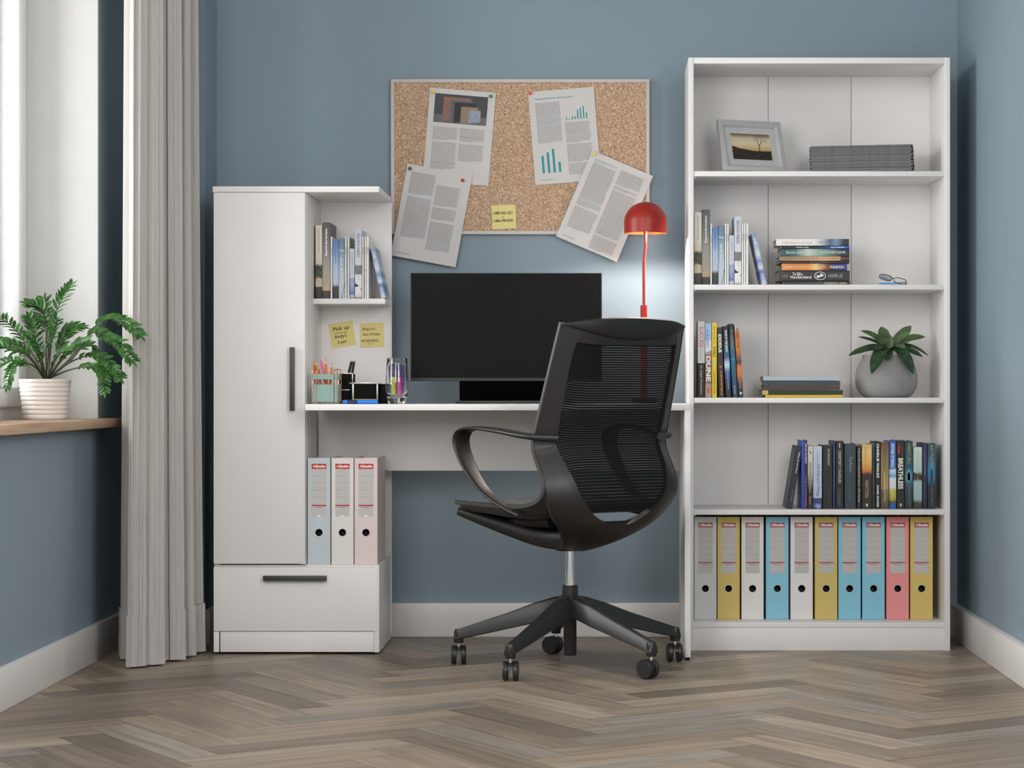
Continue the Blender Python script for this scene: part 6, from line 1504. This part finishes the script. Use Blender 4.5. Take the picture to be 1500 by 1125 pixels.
# cap over the top of the back
rows, offs = [], []
NCAP = 25
for k in range(NCAP):
    u = -0.2205 + 0.441 * k / (NCAP - 1); c = 1 - (u / 0.2205) ** 2
    top = 0.9655 + 0.0195 * c; low = 0.9615 - 0.040 * c
    rows.append((u, top, low, c))
cap = MB()
loops = []
for u, top, low, c in rows:
    bz_ = bulge(u, 0.221)
    y0 = -0.236 - bz_ * 0.95
    d = 0.004 + 0.016 * c
    ring = []
    for t in range(12):
        a = 2 * PI * t / 12
        zc_, hz = (top + low) / 2, (top - low) / 2
        zz_ = zc_ + hz * math.sin(a)
        yy_ = y0 - 0.004 + (d * 0.75 if math.cos(a) < 0 else d * 1.0) * (-1 if math.cos(a) < 0 else 1) * abs(math.cos(a)) ** 0.6 + (zz_ - 0.965) * -0.29
        ring.append((u, yy_, zz_))
    loops.append(ring)
ids = cap.grid(loops, closeu=True); cap.face(list(reversed(ids[0]))); cap.face(ids[-1])
cap.build('head_cap', mat('chair_cap_plastic', K(30, 29, 28), 0.6, vary=0.05, bump=0.1, bscale=1200), chair, smooth=60)

# seat: upholstered slab over a plastic pan
def seat_outline(n=64, inset=0.0):
    out = []
    for k in range(n):
        a = 2 * PI * k / n
        e = 0.42
        cx_ = abs(math.cos(a)) ** e * (1 if math.cos(a) >= 0 else -1); sy_ = abs(math.sin(a)) ** e * (1 if math.sin(a) >= 0 else -1)
        hw = 0.238 - inset
        y = 0.0475 + sy_ * (0.2325 - inset)
        hw *= 1.0 - 0.05 * max(0, -sy_)
        out.append((cx_ * hw, y))
    return out
def seat_z(x, y): return 0.4735 + 0.004 * math.cos(PI * x / 0.5) - 0.018 * max(0, (y - 0.16) / 0.12) ** 2 + 0.004 * max(0, -y / 0.18)
sc_ = MB()
rings = []
for ins_, dz in ((0.16, 0.0), (0.08, 0.0), (0.03, -0.001), (0.010, -0.004), (0.002, -0.010), (0.0, -0.018)):
    rings.append([(x, y, seat_z(x, y) + dz) for x, y in seat_outline(inset=ins_)])
ids = sc_.grid(rings, closeu=True); sc_.face(ids[0])
rings = []
for ins_, dz in ((0.0, -0.018), (0.012, -0.024), (0.06, -0.027)):
    rings.append([(x, y, seat_z(x, y) + dz) for x, y in seat_outline(inset=ins_)])
ids = sc_.grid(rings, closeu=True); sc_.face(list(reversed(ids[-1])))
sc_.build('seat_cushion', M_FAB, chair, smooth=60)
pn = MB(); rings = []
for ins_, dz in ((0.004, -0.0185), (0.002, -0.0225), (0.010, -0.029), (0.026, -0.034), (0.060, -0.037), (0.11, -0.039), (0.17, -0.040)):
    rings.append([(x, y, seat_z(x, y) + dz) for x, y in seat_outline(inset=ins_)])
ids = pn.grid(rings, closeu=True); pn.face(list(reversed(ids[-1]))); pn.face(ids[0])
pn.build('seat_pan', M_SHELL, chair, smooth=60)

# arms of the mechanism reaching forward under the seat
mech = MB()
def blade(mb, path, ws, hs):
    path = catmull(path, 6); N = len(path); rows = []
    for i, p in enumerate(path):
        t = (path[min(i + 1, N - 1)] - path[max(i - 1, 0)]).normalized(); side = t.cross(Vector((0, 0, 1))).normalized(); up = side.cross(t)
        f = i / (N - 1) * (len(ws) - 1); j = min(int(f), len(ws) - 2); q = f - j
        w_ = ws[j] + (ws[j + 1] - ws[j]) * q; h_ = hs[j] + (hs[j + 1] - hs[j]) * q
        rows.append([p + side * w_ * math.copysign(abs(math.cos(a)) ** 0.6, math.cos(a)) + up * h_ * math.copysign(abs(math.sin(a)) ** 0.6, math.sin(a)) for a in [2 * PI * k / 16 for k in range(16)]])
    ids = mb.grid(rows, closeu=True); mb.face(list(reversed(ids[0]))); mb.face(ids[-1])
for s in (-1, 1):
    blade(mech, [(s * 0.012, -0.045, 0.372), (s * 0.035, 0.02, 0.366), (s * 0.068, 0.085, 0.376), (s * 0.112, 0.140, 0.397), (s * 0.160, 0.195, 0.421), (s * 0.208, 0.246, 0.442)], [0.034, 0.034, 0.034, 0.036, 0.038, 0.030], [0.032, 0.030, 0.027, 0.024, 0.020, 0.012])
blade(mech, [(-0.02, -0.02, 0.420), (-0.02, 0.06, 0.420), (0, 0.16, 0.428)], [0.08, 0.12, 0.12], [0.022, 0.022, 0.012])  # added dark block, stands in for the shade between seat pan and arms
mech.lathe([(0.0, 0.333), (0.040, 0.333), (0.052, 0.345), (0.052, 0.385), (0.034, 0.405), (0.0, 0.408)], 28)
mech.build('tilt_mechanism', M_SHELL, chair, smooth=50)

# loop arms
ARM = [(0.188, -0.178, 0.6560), (0.234, -0.146, 0.6590), (0.252, -0.105, 0.6630), (0.264, -0.030, 0.6735), (0.270, 0.050, 0.6800), (0.272, 0.105, 0.6790), (0.272, 0.138, 0.6680), (0.272, 0.150, 0.6430), (0.270, 0.138, 0.6050), (0.267, 0.105, 0.5580), (0.262, 0.055, 0.5090), (0.256, 0.000, 0.4780), (0.249, -0.050, 0.4560), (0.243, -0.085, 0.4440)]
ASEC_W = [0.014, 0.018, 0.022, 0.026, 0.029, 0.030, 0.030, 0.030, 0.028, 0.025, 0.022, 0.019, 0.016, 0.013]
for s in (-1, 1):
    path = catmull(ARM, 7); N = len(path); rows = []
    for i, p in enumerate(path):
        p = Vector((s * p.x, p.y, p.z))
        a = path[max(i - 1, 0)]; b = path[min(i + 1, N - 1)]; t = Vector((s * (b.x - a.x), b.y - a.y, b.z - a.z)).normalized()
        side = Vector((1, 0, 0)) - t * t.x; side.normalize(); nn = t.cross(side).normalized()
        f = i / (N - 1) * (len(ASEC_W) - 1); j = min(int(f), len(ASEC_W) - 2); w_ = ASEC_W[j] + (ASEC_W[j + 1] - ASEC_W[j]) * (f - j)
        th = 0.0058 + 0.0045 * max(0.0, 1 - i / (N * 0.30))
        rows.append([p + side * w_ * math.copysign(abs(math.cos(a_)) ** 0.5, math.cos(a_)) + nn * th * math.copysign(abs(math.sin(a_)) ** 0.8, math.sin(a_)) for a_ in [2 * PI * k / 14 for k in range(14)]])
    am = MB(); ids = am.grid(rows, closeu=True); am.face(list(reversed(ids[0]))); am.face(ids[-1])
    ao = am.build('armrest', M_SHELL, chair, smooth=50)
    sc2 = MB(); sc2.box(s * 0.2485 - 0.005, s * 0.2485 + 0.005, -0.066, -0.063, 0.452, 0.456) if False else None

# gas column, hub and five footed star
gc = MB(); gc.lathe([(0.0145, 0.225), (0.0145, 0.345)], 28, cap0=True, cap1=True); g_ = gc.build('gas_lift', M_CHROME, chair, smooth=40); g_['label'] = 'chrome column'
hb_ = MB(); hb_.lathe([(0.0, 0.036), (0.017, 0.036), (0.0185, 0.038), (0.0185, 0.134), (0.021, 0.137), (0.021, 0.142), (0.036, 0.147), (0.038, 0.160), (0.036, 0.190), (0.030, 0.203), (0.0225, 0.206), (0.0225, 0.232), (0.0200, 0.2345), (0.0, 0.2345)], 36)
hb_.build('hub', M_BASE, chair, smooth=40)
BASE_ANG = [23.4, 98.0, 166.3, 241.5, 313.0]
CAST_ROT = [8, 60, 5, -2, 52]
for ang, cr in zip(BASE_ANG, CAST_ROT):
    a = R(ang - CHA); ux = Vector((math.cos(a), math.sin(a), 0)); uy = Vector((-math.sin(a), math.cos(a), 0))
    lg = MB(); rows = []
    for r, zt_, zb_, hw_t, hw_b in [(0.012, 0.205, 0.148, 0.022, 0.028), (0.045, 0.201, 0.142, 0.020, 0.026), (0.10, 0.184, 0.126, 0.0165, 0.0225), (0.18, 0.153, 0.107, 0.0135, 0.019), (0.26, 0.126, 0.088, 0.0115, 0.0165), (0.31, 0.109, 0.077, 0.0105, 0.0155), (0.328, 0.103, 0.072, 0.0110, 0.0150), (0.341, 0.094, 0.070, 0.0100, 0.0135)]:
        c = [(-hw_b, zb_ + 0.003), (-hw_b * 0.8, zb_), (hw_b * 0.8, zb_), (hw_b, zb_ + 0.003), (hw_t, zt_ - 0.006), (hw_t * 0.65, zt_), (-hw_t * 0.65, zt_), (-hw_t, zt_ - 0.006)]
        rows.append([ux * r + uy * p + Vector((0, 0, q)) for p, q in c])
    ids = lg.grid(rows, closeu=True); lg.face(list(reversed(ids[0]))); lg.face(ids[-1])
    ce = ux * 0.329
    lg.lathe([(0.0, 0.062), (0.0132, 0.062), (0.0142, 0.064), (0.0142, 0.094), (0.0115, 0.101), (0.0, 0.102)], 20, c=(ce.x, ce.y, 0))
    lo = lg.build('base_leg', M_BASE, chair, smooth=40)
    # twin wheel castor: stem, hood, two wheels
    t = Matrix.Translation((ce.x, ce.y, 0)) @ Matrix.Rotation(R(cr - CHA), 4, 'Z')
    cs = MB(); cs.M = t
    cs.lathe([(0.0045, 0.048), (0.0045, 0.0675)], 12, cap0=True, cap1=True, mi=1)
    ofs = 0.012  # trail
    for sx in (-1, 1):
        cs.M = t @ Matrix.Translation((sx * 0.0070, ofs, 0.0272)) @ Matrix.Rotation(R(90 * sx), 4, 'Y')
        cs.lathe([(0.0, 0.0), (0.0250, 0.0), (0.0268, 0.0015), (0.0270, 0.0055), (0.0268, 0.0110), (0.0245, 0.0140), (0.0225, 0.0142), (0.0215, 0.0134), (0.007, 0.0140), (0.0, 0.0142)], 28)
    cs.M = t @ Matrix.Translation((0, ofs, 0.0272))
    hood = []
    for k in range(13):
        a_ = R(20 + 150 * k / 12); hood.append([(x, rr * math.cos(a_), rr * math.sin(a_)) for x, rr in ((-0.0068, 0.0262), (0.0068, 0.0262), (0.0068, 0.0125), (-0.0068, 0.0125))])
    ids = cs.grid(hood, closeu=True); cs.face(list(reversed(ids[0]))); cs.face(ids[-1])
    cs.lathe([(0.0070, 0.014), (0.0070, 0.0245)], 14, c=(0, -ofs, 0), cap0=True, cap1=True)
    cs.build('castor', [M_BASE, M_CHROME], lo, smooth=40)
